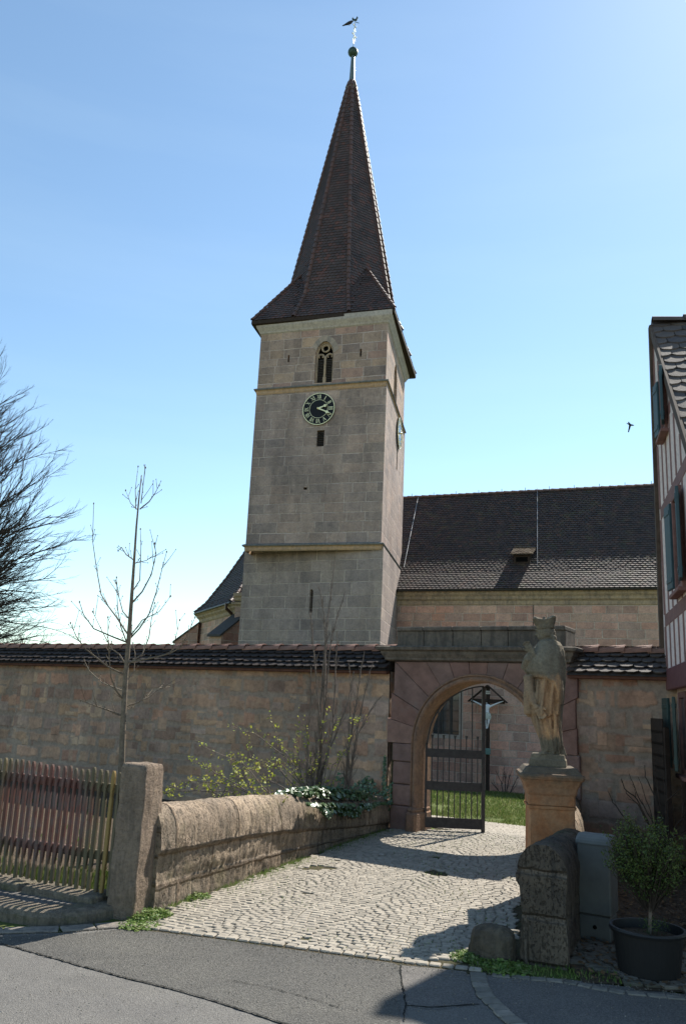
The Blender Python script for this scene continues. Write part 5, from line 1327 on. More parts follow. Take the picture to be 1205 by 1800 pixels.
hand(SP(sx_(628),-.178,sz_(1015)),fw_,sd_,nm_,1.05)
mb.tube([SP(sx_(570),-.09,sz_(800)),SP(sx_(572),-.1,sz_(930)),SP(sx_(575),-.08,sz_(1080)),SP(sx_(585),-.05,sz_(1100))],[.03,.05,.05,.03],12) # hanging sleeve
# upper hand holding a small crucifix against the breast
fw2=(VR*-.5+V(0,0,1)*.75-VD*.2).normalized(); sd2=fw2.cross(-VD).normalized(); nm2=fw2.cross(sd2)
mb.tube([SP(sx_(548),-.05,sz_(690)),SP(sx_(575),-.13,sz_(610)),SP(sx_(605),-.13,sz_(560))],[.05,.045,.035],12)
hand(SP(sx_(612),-.14,sz_(555)),fw2,sd2,nm2,.9)
mb.tube([SP(sx_(640),-.16,sz_(600)),SP(sx_(598),-.16,sz_(490))],[.012,.012],8); mb.tube([SP(sx_(592),-.16,sz_(530)),SP(sx_(632),-.16,sz_(515))],[.010,.010],8)
# cape edge band and the stole tassels on the right
mb.tube([SP(sx_(800),-.10,sz_(440)),SP(sx_(862),-.06,sz_(520)),SP(sx_(886),-.03,sz_(640)),SP(sx_(882),-.02,sz_(760)),SP(sx_(868),-.0,sz_(940)),SP(sx_(850),0,sz_(1090)),SP(sx_(845),0,sz_(1230)),SP(sx_(852),0,sz_(1350)),SP(sx_(868),0,sz_(1440))],[.014,.018,.018,.018,.016,.014,.013,.016,.03],10)
for x0,x1,ya,yb in((655,640,800,1040),(690,672,800,1080),(735,720,800,1090),(770,782,820,1060)): mb.tube([SP(sx_(x0),-.135,sz_(ya)),SP(sx_((x0+x1)/2),-.155,sz_((ya+yb)/2)),SP(sx_(x1),-.15,sz_(yb))],[.012,.016,.012],8)
for x0,x1 in((640,690),(672,715),(712,735),(755,760),(800,795)): mb.tube([SP(sx_(x0),-.135,sz_(1110)),SP(sx_((x0+x1)/2),-.13,sz_(1220)),SP(sx_(x1),-.105,sz_(1400))],[.014,.018,.014],8)
# shoe tips
mb.ell(SP(sx_(700),-.10,sz_(1425)),(.05,.03,.02),12,8,M=Matrix((VR,VD,V(0,0,1))).transposed())
def remesh(mb,name,mat,par,vox,amp=.003):
    o=mb.build(name,mat,par,uv=False); md=o.modifiers.new('r','REMESH'); md.mode='VOXEL'; md.voxel_size=vox
    dg=bpy.context.evaluated_depsgraph_get(); dg.update(); me=bpy.data.meshes.new_from_object(o.evaluated_get(dg)); old=o.data; o.modifiers.clear(); o.data=me; 
    me.name=name
    if len(me.materials)==0: me.materials.append(mat)
    n=len(me.vertices)
    if amp:
        nos=[v.normal.copy() for v in me.vertices]
        for v,nn in zip(me.vertices,nos): p=v.co+root_loc(par); v.co+=nn*(mn.noise(p*38)*amp+mn.noise(p*90)*amp*.5)
    me.polygons.foreach_set('use_smooth',[True]*len(me.polygons)); return o
remesh(mb,'figure',m_stat,st,.0058,.002)
# biretta
mb=MB(); rg=[]; Mb=Matrix((VR,VD,V(0,0,1))).transposed()@Matrix.Rotation(math.radians(-6),3,'Y')
bc=SP(sx_(722),-.01,sz_(300))
for z,h,sq in((-.045,.083,2.2),(-.03,.088,2.3),(0,.092,2.8),(.04,.103,4),(.065,.112,5),(.07,.10,5),(.062,.07,4)):
    ring=[]
    for k in range(32):
        t=2*PI*k/32+PI/4*0; c,s=math.cos(t),math.sin(t); r=h/((abs(c)**sq+abs(s)**sq)**(1/sq)); cornr=abs(math.sin(2*t))**3
        ring.append(bc+Mb@V(r*c*(1+.10*cornr*(z>.03)),r*s*(1+.1*cornr*(z>.03)),z*.8+cornr*.018*(z>.03)))
    rg.append(ring)
mb.loft(rg)
for a in(45,135,225,315):
    a=math.radians(a); e=V(math.cos(a),math.sin(a),0); mb.tube([bc+Mb@(e*.02+V(0,0,.045)),bc+Mb@(e*.07+V(0,0,.062)),bc+Mb@(e*.13+V(0,0,.072)),bc+Mb@(e*.15+V(0,0,.068))],[.012,.02,.019,.010],8)
mb.ell(bc+Mb@V(-.0,0,.07),(.02,.02,.022),8,6)
remesh(mb,'biretta',m_stat,st,.007,.002)
mb=MB(); mb.loft([[SP(x*KS*k/1.0,y*k,z) for x,y in((-165,-.13),(140,-.14),(152,.12),(-150,.14))] for z,k in((1.204,1.0),(1.22,1.02),(1.265,1.0),(1.28,.93),(1.318,.9))]); mb.build('plinth',m_stat,st)
# ================================================================ CRUCIFIX beyond the gate
def skin(name,verts,edges,radii,mat,par,sub=1,root=0,smooth=True):
    me=bpy.data.meshes.new(name); off=root_loc(par); me.from_pydata([tuple(Vector(v)-off) for v in verts],edges,[]); o=bpy.data.objects.new(name,me); C.objects.link(o); o.parent=par
    md=o.modifiers.new('s','SKIN'); sv=me.skin_vertices[0].data if me.skin_vertices else None
    if sv is None:
        bm=bmesh.new(); bm.from_mesh(me); bm.verts.layers.skin.verify(); bm.to_mesh(me); bm.free(); sv=me.skin_vertices[0].data
    for i,r in enumerate(radii): sv[i].radius=(r,r) if not hasattr(r,'__len__') else r
    sv[root].use_root=True
    m2=o.modifiers.new('u','SUBSURF'); m2.levels=sub; m2.render_levels=sub
    dg=bpy.context.evaluated_depsgraph_get(); dg.update(); nm=bpy.data.meshes.new_from_object(o.evaluated_get(dg)); o.modifiers.clear(); o.data=nm; nm.materials.clear(); nm.materials.append(mat)
    nm.polygons.foreach_set('use_smooth',[True]*len(nm.polygons)); return o
KX=NQ(nv(859,1260)[0]+.06,-.55,0); kg=zg(KX.x,KX.y)
cx_=thing('crucifix',V(KX.x,KX.y,kg),'tall dark wooden crucifix with pale figure under a small pitched roof, seen through the gateway','crucifix')
def KQ(a,k,z): v=V(KX.x,KX.y,0)+ND*a-NP*k; return V(v.x,v.y,z)
ZB=2.06
mb=MB(); mb.beam(KQ(0,0,kg-.1),KQ(0,0,2.62),.16,.13,up=ND,bev=.01); mb.build('post',m_darkwood,cx_)
mb=MB(); mb.beam(KQ(-.68,.02,ZB),KQ(.68,.02,ZB),.10,.16,bev=.01); mb.build('cross_beam',m_darkwood,cx_)
for sg in(-1,1):
    mb=MB(); mb.beam(KQ(0,.06,2.68),KQ(sg*.78,.06,2.02),.30,.035,up=V(0,0,1)); mb.build('roof_board',m_darkwood,cx_)
mb=MB(); mb.box(KQ(0,.09,2.40),(.21,.02,.13),rz=na,bev=.004); tb=mb.build('title_board',plain('white_board',(.55,.53,.48),.8,.2),cx_)
tc=bpy.data.curves.new('inri','FONT'); tc.body='INRI'; tc.size=.10; tc.align_x='CENTER'; tc.align_y='CENTER'; tc.extrude=.002
to=bpy.data.objects.new('lettering',tc); C.objects.link(to); dg=bpy.context.evaluated_depsgraph_get(); dg.update()
tm_=bpy.data.meshes.new_from_object(to.evaluated_get(dg)); bpy.data.objects.remove(to); 
to=bpy.data.objects.new('lettering',tm_); C.objects.link(to); tm_.materials.clear(); tm_.materials.append(m_black); to.parent=tb
to.location=KQ(0,.104,2.40)-V(KX.x,KX.y,kg); to.rotation_euler=(PI/2,0,na)
m_corp=plain('white_painted_figure',(.62,.64,.66),.6,.3,nv=.12,ns=20); m_cloth=plain('painted_loincloth',(.45,.47,.42),.7,.2,nv=.25,ns=25)
P3=lambda a,z,k=.17: KQ(a,k,z)
vs=[P3(0,1.52),P3(.0,1.66),P3(.0,1.80),P3(.0,1.88),P3(-.02,1.95,.19),P3(-.04,2.03,.22),
    P3(.14,1.86),P3(.36,1.97,.15),P3(.60,2.07,.12),P3(.66,2.085,.12),P3(-.14,1.86),P3(-.36,1.96,.15),P3(-.60,2.06,.12),P3(-.66,2.075,.12),
    P3(.075,1.46),P3(.07,1.25,.22),P3(.02,1.06,.15),P3(.02,1.0,.19),P3(-.07,1.46),P3(-.06,1.25,.20),P3(-.02,1.06,.15),P3(-.01,.98,.19)]
es=[(0,1),(1,2),(2,3),(3,4),(4,5),(3,6),(6,7),(7,8),(8,9),(3,10),(10,11),(11,12),(12,13),(0,14),(14,15),(15,16),(16,17),(0,18),(18,19),(19,20),(20,21)]
rd=[.095,.085,.105,.085,.035,.06,.045,.032,.022,.02,.045,.032,.022,.02,.065,.048,.032,.022,.065,.048,.032,.022]
skin('figure',vs,es,rd,m_corp,cx_,2)
mb=MB()
for z0,z1,k0,k1 in((1.60,1.34,.125,.135),):
    rg=[]
    for i in range(8):
        f=i/7; z=z0+(z1-z0)*f; rr=k0+(k1-k0)*f; rg.append([KQ(0,.17,z)+ND*math.cos(t*PI/12)*rr*(1+.06*math.sin(t*2.3+f*5))-NP*math.sin(t*PI/12)*rr*.75*(1+.08*math.sin(t*3.1+f*7))+V(0,0,.03*math.sin(t*PI/12+f)) for t in range(24)])
    mb.loft(rg)
mb.ell(KQ(.12,.2,1.45),(.05,.05,.13),10,8); mb.build('loincloth',m_cloth,cx_,smooth=True)
mb=MB(); mb.ell(KQ(-.05,.22,2.055),(.075,.075,.07),12,8); mb.ell(KQ(-.05,.27,1.965),(.035,.03,.05),10,6); mb.build('hair',plain('dark_brown_hair',(.04,.03,.022),.8,.2),cx_,smooth=True)
mb=MB(); mb.box(KQ(0,.12,.12),(.26,.12,.24),rz=na,bev=.02); mb.build('lantern_box',plain('green_metal_box',(.10,.19,.17),.5,.4),cx_)
# ================================================================ VEGETATION
def rv(k=1): return V(U(-k,k),U(-k,k),U(-k,k))
def twig(mb,p,d,L,r,lev,n=4,spread=.5,kids=3,up=.12,seg=4,wob=.12,ratio=.6,buds=None,start=.3):
    pts=[p]; dd=d.normalized(); q=p
    for i in range(seg):
        dd=(dd+rv(wob)+V(0,0,up)).normalized(); q=q+dd*L/seg; pts.append(q)
    rad=[r*(1-.75*i/seg) for i in range(seg+1)]
    mb.tube(pts,rad,n,cap=False)
    if buds is not None and lev==0: buds.append((pts[-1],dd))
    if lev>0:
        for k in range(kids):
            f=start+(1-start)*(k+U(.1,.9))/kids; i=min(seg-1,int(f*seg)); a=pts[i].lerp(pts[i+1],f*seg-i); dr=(pts[i+1]-pts[i]).normalized()
            sd_=rv(); sd_=(sd_-dr*sd_.dot(dr)); sd_.normalize()
            twig(mb,a,dr+sd_*spread,L*ratio*U(.7,1.15)*(1-.4*f),r*.55*(1-.5*f)+.0008,lev-1,max(3,n-1),spread,kids,up,seg if lev>1 else 3,wob,ratio,buds,start)
    return pts
m_bark=plain('dark_twig_bark',(.055,.043,.035),.9,.1,nv=.3,ns=6)
m_barkg=plain('grey_brown_bark',(.165,.13,.095),.85,.2,nv=.35,ns=25,bump=.003)
m_barkl=plain('light_shrub_bark',(.16,.125,.10),.85,.2,nv=.3,ns=20)
# --- large bare tree at the left edge
random.seed(11)
TB=V(-15.4,26,0)
bt=thing('bare_tree',TB,'large bare spreading tree beyond the churchyard wall at the left edge','tree')
mb=MB(); mb.tube([TB+V(0,0,-1.5),TB+V(.1,0,1.5),TB+V(.2,.1,4),TB+V(.3,.1,7),TB+V(.2,.2,11),TB+V(.3,.1,14)],[.55,.42,.36,.28,.16,.06],10); mb.build('trunk',m_bark,bt,smooth=True)
for i in range(96):
    z0=.9+i*.148; a=U(-.75,.75); e=math.radians(U(26,50)+i*.30); d=V(math.cos(e)*math.cos(a),math.cos(e)*math.sin(a),math.sin(e)); L=(7.2-max(0,z0-3.5)*.46)*U(.82,1.03)
    mb=MB(); twig(mb,TB+V(.2,.1,z0),d,L,.070-.0005*i,3,7,.42,7,.045,6,.12,.46,None,.18)
    mb.build('limb',m_bark,bt,uv=False)
for i in range(34):
    z0=.6+i*.11; a=U(-.7,.7); e=math.radians(U(12,34)+i*.2); d=V(math.cos(e)*math.cos(a),math.cos(e)*math.sin(a),math.sin(e)); mb=MB(); twig(mb,TB+V(.2,.1,z0),d,5.9*U(.75,1.0),.05,3,6,.45,6,.03,6,.13,.46,None,.3); mb.build('limb',m_bark,bt,uv=False)
for i in range(40):
    z0=2.2+i*.06; a=U(-.7,.7); e=math.radians(U(-12,14)); d=V(math.cos(e)*math.cos(a),math.cos(e)*math.sin(a),math.sin(e)); mb=MB(); twig(mb,TB+V(.2,.1,z0),d,6.2*U(.7,1.0),.045,3,6,.45,6,.02,6,.13,.46,None,.3); mb.build('limb',m_bark,bt,uv=False)
for i in range(10):
    z0=2.5+i*.9; a=PI+U(-1.2,1.2); e=math.radians(U(30,55)); d=V(math.cos(e)*math.cos(a),math.cos(e)*math.sin(a),math.sin(e)); mb=MB(); twig(mb,TB+V(.2,.1,z0),d,6-.3*i,.09,2,4,.45,5,.03,6,.12,.5,None,.2); mb.build('limb',m_bark,bt,uv=False)
# --- small distant tree
tp=aty(52,1120,60); tb2=thing('distant_tree',V(tp.x,60,-2),'small reddish bare tree far off, just above the wall coping at left','tree')
mb=MB(); mb.tube([(tp.x,60,-2),(tp.x,60,1),(tp.x+.2,60,3.6)],[.2,.16,.08],6); mb.build('trunk',m_bark,tb2)
mb=MB()
for i in range(34): twig(mb,V(tp.x+U(-.1,.1),60,U(.5,3.8)),V(U(-1,1),U(-1,1),U(.2,1.1)),U(2.2,3.4),.04,2,3,.6,6,.05,4,.15,.55)
mb.build('crown',plain('reddish_twigs',(.15,.11,.095),.9,.1),tb2,uv=False)
# --- young tree behind the fence, traced limbs placed round its own trunk
random.seed(5)
YD=9.2
def tr(pts,dep): 
    n=len(pts)-1; return [aty(x,y,YD+dep*(i/n)) for i,(x,y) in enumerate(pts)]
base=aty(213,1402,YD); base.z=-.05
yt=thing('young_tree',V(base.x,base.y,0),'slender young bare tree with upright budding branches behind the stone post','tree')
trunk=[base]+tr([(214,1345),(217,1260),(221,1190),(226,1130),(231,1060),(236,985),(240,925),(245,870),(249,835)],0)
mb=MB(); mb.tube(trunk,[.038,.035,.031,.028,.026,.021,.015,.011,.008,.005],8); mb.build('trunk',m_barkg,yt,smooth=True)
BR=[([(228,1120),(205,1085),(190,1065),(178,1045),(170,1000),(163,950),(165,885)],.5),([(219,1186),(190,1172),(150,1140),(135,1120),(124,1095)],-.4),([(217,1215),(180,1200),(158,1180),(148,1160)],.4),([(215,1258),(195,1250),(175,1243),(160,1238),(142,1231)],-.3),([(217,1243),(240,1235),(262,1225),(280,1210),(287,1203)],.4),([(222,1165),(250,1160),(275,1155),(300,1148),(318,1138),(330,1115),(343,1085)],-.5),([(226,1125),(245,1105),(262,1080),(275,1040),(285,1000),(293,970)],.5),([(232,1060),(250,1040),(266,1010),(274,975),(272,955)],-.4),([(217,1230),(205,1215),(195,1190),(192,1150),(190,1120),(190,1085)],-.5),([(221,1200),(236,1180),(238,1150),(234,1130)],.3),([(236,985),(222,975),(214,962),(208,968)],.2),([(246,895),(262,882),(272,868),(280,853)],-.2),([(243,897),(230,885),(221,862)],.2),([(239,895),(238,860),(243,820)],.15),([(248,885),(252,850),(256,822)],-.15),([(233,1040),(246,1020),(248,960),(247,930)],.3),([(225,1135),(212,1100),(207,1070),(205,1025)],-.3),([(229,1090),(216,1075),(208,1045),(205,1015)],.3),([(226,1130),(200,1120),(165,1105),(147,1080),(140,1058)],-.5),([(237,990),(258,985),(274,972)],.2),([(228,1120),(250,1090),(280,1075),(300,1048)],.3),([(222,1170),(250,1150),(262,1120),(266,1090),(272,1060)],.4),([(219,1200),(222,1170),(210,1150),(196,1140),(180,1110),(163,1075)],.3),([(215,1250),(232,1240),(258,1222)],.2),([(300,1148),(308,1125),(316,1090)],-.2)]
bud=MB()
for pts,dep in BR:
    P=tr(pts,dep); mb=MB(); r0=.0105*min(1,len(pts)/5); n=len(P)
    mb.tube(P,[r0*(1-.72*i/(n-1)) for i in range(n)],5,cap=False)
    for i in range(1,n):
        for k in range(random.choice((2,3))):
            f=R(); a=P[i-1].lerp(P[i],f); d=(P[i]-P[i-1]).normalized(); s_=rv(); s_=(s_-d*s_.dot(d)).normalized()
            l=U(.02,.12) if R()<.75 else U(.12,.28); e=a+(d*.8+s_*.6+V(0,0,.3)).normalized()*l; mb.tube([a,a.lerp(e,.5)+V(0,0,-.004),e],[.0035,.003,.002],4,cap=False)
            if l>.05: mb.ell(e,(.005,.005,.009),5,4)
    mb.ell(P[-1],(.008,.008,.014),6,4); mb.build('branch',m_barkg,yt,uv=False)
# --- shrubs against the wall
def leafq(mb,c,n,s,rr,asp=.6):
    n=n.normalized(); a=n.orthogonal().normalized(); a=Matrix.Rotation(U(0,6.28),3,n)@a; b=n.cross(a)
    mb.poly([c-a*s,c-a*s*.3+b*s*asp,c+a*s*.45+b*s*asp*.75,c+a*s,c+a*s*.45-b*s*asp*.75,c-a*s*.3-b*s*asp],rr)
m_spring=leafmat('spring_leaves',[(.30,.34,.05),(.42,.42,.07),(.24,.30,.04),(.45,.36,.08)],.6,.3,.45)
def stem_shrub(name,label,cat,D,stems,leafspec,seed,mat=m_barkl,rbase=.014,kids=4,klen=.45,group=None,spread=.55,up=.18,zb=0.0):
    random.seed(seed); base=atz(stems[0][0][0][0],stems[0][0][0][1],0); P0=aty(*stems[0][0][0],D); o=thing(name,V(P0.x,P0.y,zb),label,cat,group)
    lv=MB()
    for pts,dep,rk in stems:
        n=len(pts)-1; P=[aty(x,y,D+dep*i/n) for i,(x,y) in enumerate(pts)]; 
        foot=V(P[0].x,P[0].y,zb-.03); 
        if P[0].z>zb+.05: P=[foot]+P
        # smooth wobble
        Q=[]
        for a,b in zip(P,P[1:]): Q+=[a.lerp(b,k/4)+rv(.008) for k in range(4)]
        Q.append(P[-1]); n=len(Q); mb=MB(); r0=rbase*rk; mb.tube(Q,[r0*(1-.8*i/(n-1))+.0012 for i in range(n)],5,cap=False)
        L=sum((b-a).length for a,b in zip(Q,Q[1:]))
        for i in range(int(L*kids)):
            f=U(.2,.97); j=min(n-2,int(f*(n-1))); a=Q[j].lerp(Q[j+1],f*(n-1)-j); d=(Q[j+1]-Q[j]).normalized(); s_=rv(); s_=(s_-d*s_.dot(d)).normalized()
            bl=[]; twig(mb,a,d+s_*spread,klen*U(.4,1)*(1.15-f),r0*.35*(1-.6*f)+.0012,1,4,spread,3,up,4,.10,.45,bl)
            if leafspec:
                for q,dd in bl:
                    if leafspec(q): 
                        for _ in range(random.choice((1,2,3,4))): leafq(lv,q+rv(.03),rv()+V(0,-.4,.5),U(.007,.021),R())
        if leafspec:
            for i in range(int(L*38)):
                q=random.choice(Q)+rv(.05)
                if leafspec(q): leafq(lv,q,rv()+V(0,-.4,.5),U(.007,.019),R())
        mb.build('stem',mat,o,uv=False)
    if lv.f: lv.build('leaves',m_spring,o,uv=False)
    return o
stem_shrub('tall_shrub','tall bare many stemmed shrub rising above the wall coping behind the ivy','shrub',11.3,
 [([(545,1392),(560,1290),(568,1180),(575,1100),(588,985)],.1,1.0),([(556,1390),(570,1250),(582,1120),(606,1040)],.25,.9),([(538,1392),(545,1250),(546,1170)],-.2,.8),([(560,1392),(585,1280),(590,1180),(592,1110)],.3,.8),([(548,1392),(562,1260),(552,1150),(545,1075)],-.3,.8),([(552,1392),(578,1320),(612,1230),(622,1180)],.3,.7),([(560,1392),(572,1180),(569,1080),(560,1030)],0,.8)],None,21,kids=13,klen=.42,rbase=.021)
stem_shrub('thin_shrub','thin bare shrub between the tall shrub and the gateway','shrub',11.5,
 [([(605,1392),(615,1300),(630,1210),(640,1145)],.1,1.0),([(612,1392),(628,1290),(655,1240),(672,1222)],.2,.5),([(606,1392),(612,1290),(618,1215),(612,1165)],-.2,.6),([(610,1392),(630,1270),(645,1200),(655,1165)],.2,.6)],None,22,kids=13,klen=.34,rbase=.019)
stem_shrub('leafing_shrub','arching shrub with fresh yellow green leaves over the low wall','shrub',11.0,
 [([(540,1395),(500,1330),(450,1290),(400,1275)],-.2,.6),([(530,1395),(490,1350),(440,1330),(432,1285)],.2,.6),([(535,1395),(520,1300),(530,1250)],.2,.7),([(565,1392),(580,1310),(600,1270),(640,1262)],.2,.6),([(528,1395),(480,1340),(450,1345)],.2,.6),([(550,1395),(560,1300),(578,1245)],.1,.6),([(520,1395),(470,1370),(440,1350)],0,.6),([(545,1395),(520,1350),(495,1310),(470,1255)],.1,.6),([(575,1392),(600,1330),(618,1280)],.1,.6),([(545,1390),(540,1330),(538,1270)],.1,.6),([(540,1390),(510,1360),(490,1340)],.1,.6),([(570,1390),(585,1345),(610,1320)],.1,.6)],lambda q:R()<.55,23,kids=7,klen=.30)
stem_shrub('bramble','low sprawling bramble with small yellow green leaves behind the low wall next to the post','bramble',9.4,
 [([(480,1415),(400,1378),(340,1372),(290,1385)],.2,.5),([(490,1415),(430,1345),(350,1308)],-.2,.5),([(470,1415),(400,1370),(365,1350),(336,1335)],.2,.5),([(440,1415),(400,1390),(330,1390),(288,1396)],.2,.5),([(430,1415),(420,1380),(415,1350)],.2,.5),([(460,1415),(440,1380),(430,1360)],.2,.5),([(400,1415),(370,1385),(350,1360)],.2,.4),([(480,1415),(470,1380),(480,1340)],.2,.5),([(380,1415),(400,1380),(390,1350)],.2,.4)],lambda q:R()<.7,24,kids=9,klen=.28,spread=.8,up=.05)
stem_shrub('bare_fig_shrub','dark leafless shrub in the shaded corner by the house wall','shrub',9.0,
 [([(1163,1500),(1155,1420),(1148,1395),(1133,1365),(1132,1345)],.2,1.2),([(1160,1500),(1120,1405),(1095,1385),(1090,1370)],-.2,1),([(1165,1500),(1125,1420),(1100,1395),(1093,1372)],.1,.9),([(1168,1500),(1170,1440),(1168,1380),(1162,1365)],.1,.9),([(1166,1500),(1185,1455),(1200,1435),(1203,1405)],-.5,1.1),([(1165,1490),(1170,1410),(1185,1395),(1197,1385)],-.4,1),([(1158,1500),(1100,1440),(1075,1410),(1067,1390)],-.1,.8),([(1160,1500),(1145,1440),(1118,1395),(1105,1360)],-.1,.9),([(1163,1500),(1140,1420),(1120,1365)],.1,.8),([(1163,1500),(1160,1430),(1150,1360),(1145,1318)],.1,.8),([(1168,1500),(1185,1470),(1204,1460)],-.5,.8)],None,25,mat=m_bark,rbase=.010,kids=4,klen=.22,spread=.6,up=.12)
stem_shrub('bare_bush','dark leafless bush at the foot of the church wall beyond the crucifix','shrub',33.2,
 [([(885,1405),(880,1375),(870,1355)],.1,1.5),([(888,1405),(892,1375),(900,1350)],.1,1.5),([(886,1405),(888,1370),(885,1345)],.1,1.5),([(884,1405),(872,1385),(862,1375)],.1,1.5),([(890,1405),(902,1380),(912,1360)],.1,1.5)],None,26,mat=m_bark,rbase=.015,kids=7,klen=.7,zb=-1.5)
# --- ivy on the low wall
random.seed(31)
iv=thing('ivy',LWb[1]+V(0,0,.5),'glossy pale sunlit ivy spilling over the top of the low wall beside the gateway','ivy')
m_ivy=leafmat('ivy_leaves',[(.035,.075,.02),(.06,.11,.03),(.09,.15,.05),(.05,.09,.03)],.30,.8,.15)
lv=MB(); st_=MB()
def lwp(t):
    seg1=(LWb[1]-LWb[0]).length
    if t<seg1: return LWb[0].lerp(LWb[1],t/seg1),dL
    e=(LWb[2]-LWb[1]).normalized(); return LWb[1]+e*(t-seg1),e
hz=lambda t: np.interp(t,[x[0] for x in LH],[x[1] for x in LH])
n=0
while n<3600:
    t=U(2.9,5.5); prof_=max(0,1-((t-4.05)/1.5)**2); 
    if R()>prof_+.1: continue
    c,e=lwp(t); q=V(-e.y,e.x,0); u=U(-.12,.42); h=hz(t)
    hang=max(0,prof_-.45)*.30*(.4+mn.noise(V(t*3.3,0,0))+.4)
    if u<.03: z=h-.07-U(0,1)**1.3*hang; off_=-.03-U(0,.05)
    else: z=h-.02+.09*math.sin(PI*min(1,max(0,u/.4)))*prof_+U(-.02,.05); off_=u
    p=c+q*off_; lv_n=V(0,0,.9)-q*(.9 if u<.06 else .15)+rv(.55)
    if mn.noise(V(p.x*7,p.y*7,z*9))<-.28: continue
    leafq(lv,V(p.x,p.y,z),lv_n,U(.017,.038),R(),.75); n+=1
lv.build('leaves',m_ivy,iv,uv=False)
for k in range(26):
    t=U(3.3,5.2); c,e=lwp(t); q=V(-e.y,e.x,0); h=hz(t); st_.tube([c+q*.2+V(0,0,h),c+q*.0+V(0,0,h-.04)+e*U(-.05,.05),c-q*.02+V(0,0,h-.25)+e*U(-.1,.1)],[.005,.004,.003],4,cap=False)
st_.build('stems',m_bark,iv,uv=False)
iv2=thing('ivy',WQ(-.15,-.05,.7),'dark shaded ivy climbing the wall end beside the left pier of the gateway','ivy'); lv=MB()
for i in range(700):
    s_=U(-.95,.03); z=U(.25,.62)+.25*mn.noise(V(s_*4,0,0)); p=WQ(s_,-.05-U(0,.08),z)
    leafq(lv,p,WN+V(0,0,.5)+rv(.5),U(.012,.028),R(),.75)
for i in range(160):
    z=U(.4,1.0); p=WQ(-.12+U(-.05,.05)*(1.2-z),-.04-U(0,.03),z); leafq(lv,p,WN+V(0,0,.4)+rv(.5),U(.010,.02),R(),.75)
lv.build('leaves',m_ivy,iv2,uv=False)
# --- tub shrub
random.seed(41)
ts=thing('tub_shrub',pcx+V(0,0,.26),'dense dark green evergreen bush on a thin stem growing in the black tub','shrub')
tpn=pcx+V(.02,.02,.255); mb=MB(); mb.tube([tpn,tpn+V(.01,0,.12),tpn+V(.0,0,.28)],[.013,.011,.010],8); mb.build('stem',m_barkl,ts)
lv=MB(); tw=MB()
for i in range(300):
    a=U(0,2*PI); e=U(-.35,1.0); rr=.29*(1-.25*max(0,e)); tipz=.43+.17*e+.13*abs(mn.noise(V(math.cos(a)*2,math.sin(a)*2,e*2)))*2
    tip=tpn+V(math.cos(a)*rr*math.sqrt(max(.05,1-(max(e,0))**2*.8))*U(.55,1.08),math.sin(a)*rr*math.sqrt(max(.05,1-(max(e,0))**2*.8))*U(.55,1.08),tipz+U(-.03,.07)); b=tpn+V(math.cos(a)*.04,math.sin(a)*.04,U(.14,.32))
    m_=b.lerp(tip,.6)-V(0,0,.02); tw.tube([b,m_,tip],[.004,.003,.0015],3,cap=False)
    for k in range(42):
        f=U(.35,1.05); p=b.lerp(tip,f)+rv(.028)*(1.2-f*.4); d=(tip-b).normalized()
        leafq(lv,p,rv()+V(0,0,.4)+d*.3,U(.006,.013),min(1,max(0,.25+.55*(f-.4)+U(-.25,.25))),.45)
for i in range(260):
    p=tpn+V(U(-.05,.12),U(-.08,.08),U(0,.10)); leafq(lv,p,rv(),U(.006,.012),U(0,.5),.3)
lv.build('foliage',leafmat('evergreen_leaves',[(.03,.05,.015),(.055,.085,.02),(.10,.13,.03),(.17,.18,.045)],.5,.3,.25),ts,uv=False); tw.build('twigs',m_bark,ts,uv=False)
# --- grass and weeds
m_grass=leafmat('grass_blades',[(.065,.10,.022),(.09,.14,.03),(.14,.18,.05),(.21,.20,.09)],.6,.3,.35)
def blades(mb,x0,x1,y0,y1,n,h0,h1,test=None,w_=.004,lean=.5,zf=zg,dz=-.01):
    for i in range(n):
        x,y=U(x0,x1),U(y0,y1)
        if test and not test(x,y): continue
        z=zf(x,y)+dz; h=U(h0,h1); a=U(0,6.28); l=V(math.cos(a),math.sin(a),0)*h*U(0,lean); s_=V(-math.sin(a),math.cos(a),0)*w_*U(.7,1.4); b=V(x,y,z); rr=R()
        mb.poly([b-s_,b+s_,b+l*.4+V(0,0,h*.6)+s_*.7,b+l+V(0,0,h*.95),b+l*.4+V(0,0,h*.6)-s_*.7],rr)
random.seed(51)
def in_garden(x,y):
    p=V(x,y,0); 
    if -(p-W0).dot(WN)>-.05: return False
    if y>7.05 and x>xat(LWb,y)-.42: return False
    return (p-F0).dot(FN)<-.08
mb=MB(); blades(mb,-4.6,-1.4,7.2,8.5,13000,.03,.12,in_garden,.0045); blades(mb,-9,1,8.4,14,1500,.03,.10,in_garden,.006)
tag(mb.build('garden_grass',m_grass,uv=False),kind='stuff')
def in_lawn(x,y):
    p=V(x,y,0); db=-(p-W0).dot(WN); return db>2.95 and -.02<x/y<.30 and (p-N0).dot(NP)<-.1
mb=MB(); blades(mb,.5,6,13.5,22,21000,.02,.075,lambda x,y:in_lawn(x,y) and mn.noise(V(x*1.1,y*.8,9))>-.35,.006); blades(mb,.5,9,22,34,12000,.04,.10,in_lawn,.012); blades(mb,1,5,14,17,2500,.02,.07,lambda x,y:2.6<-(V(x,y,0)-W0).dot(WN)<3.1 and x>0,.006)
tag(mb.build('churchyard_lawn',m_grass,uv=False),kind='stuff')
m_weed=leafmat('weed_leaves',[(.07,.13,.03),(.12,.20,.04),(.19,.26,.06),(.22,.24,.10)],.6,.3,.3)
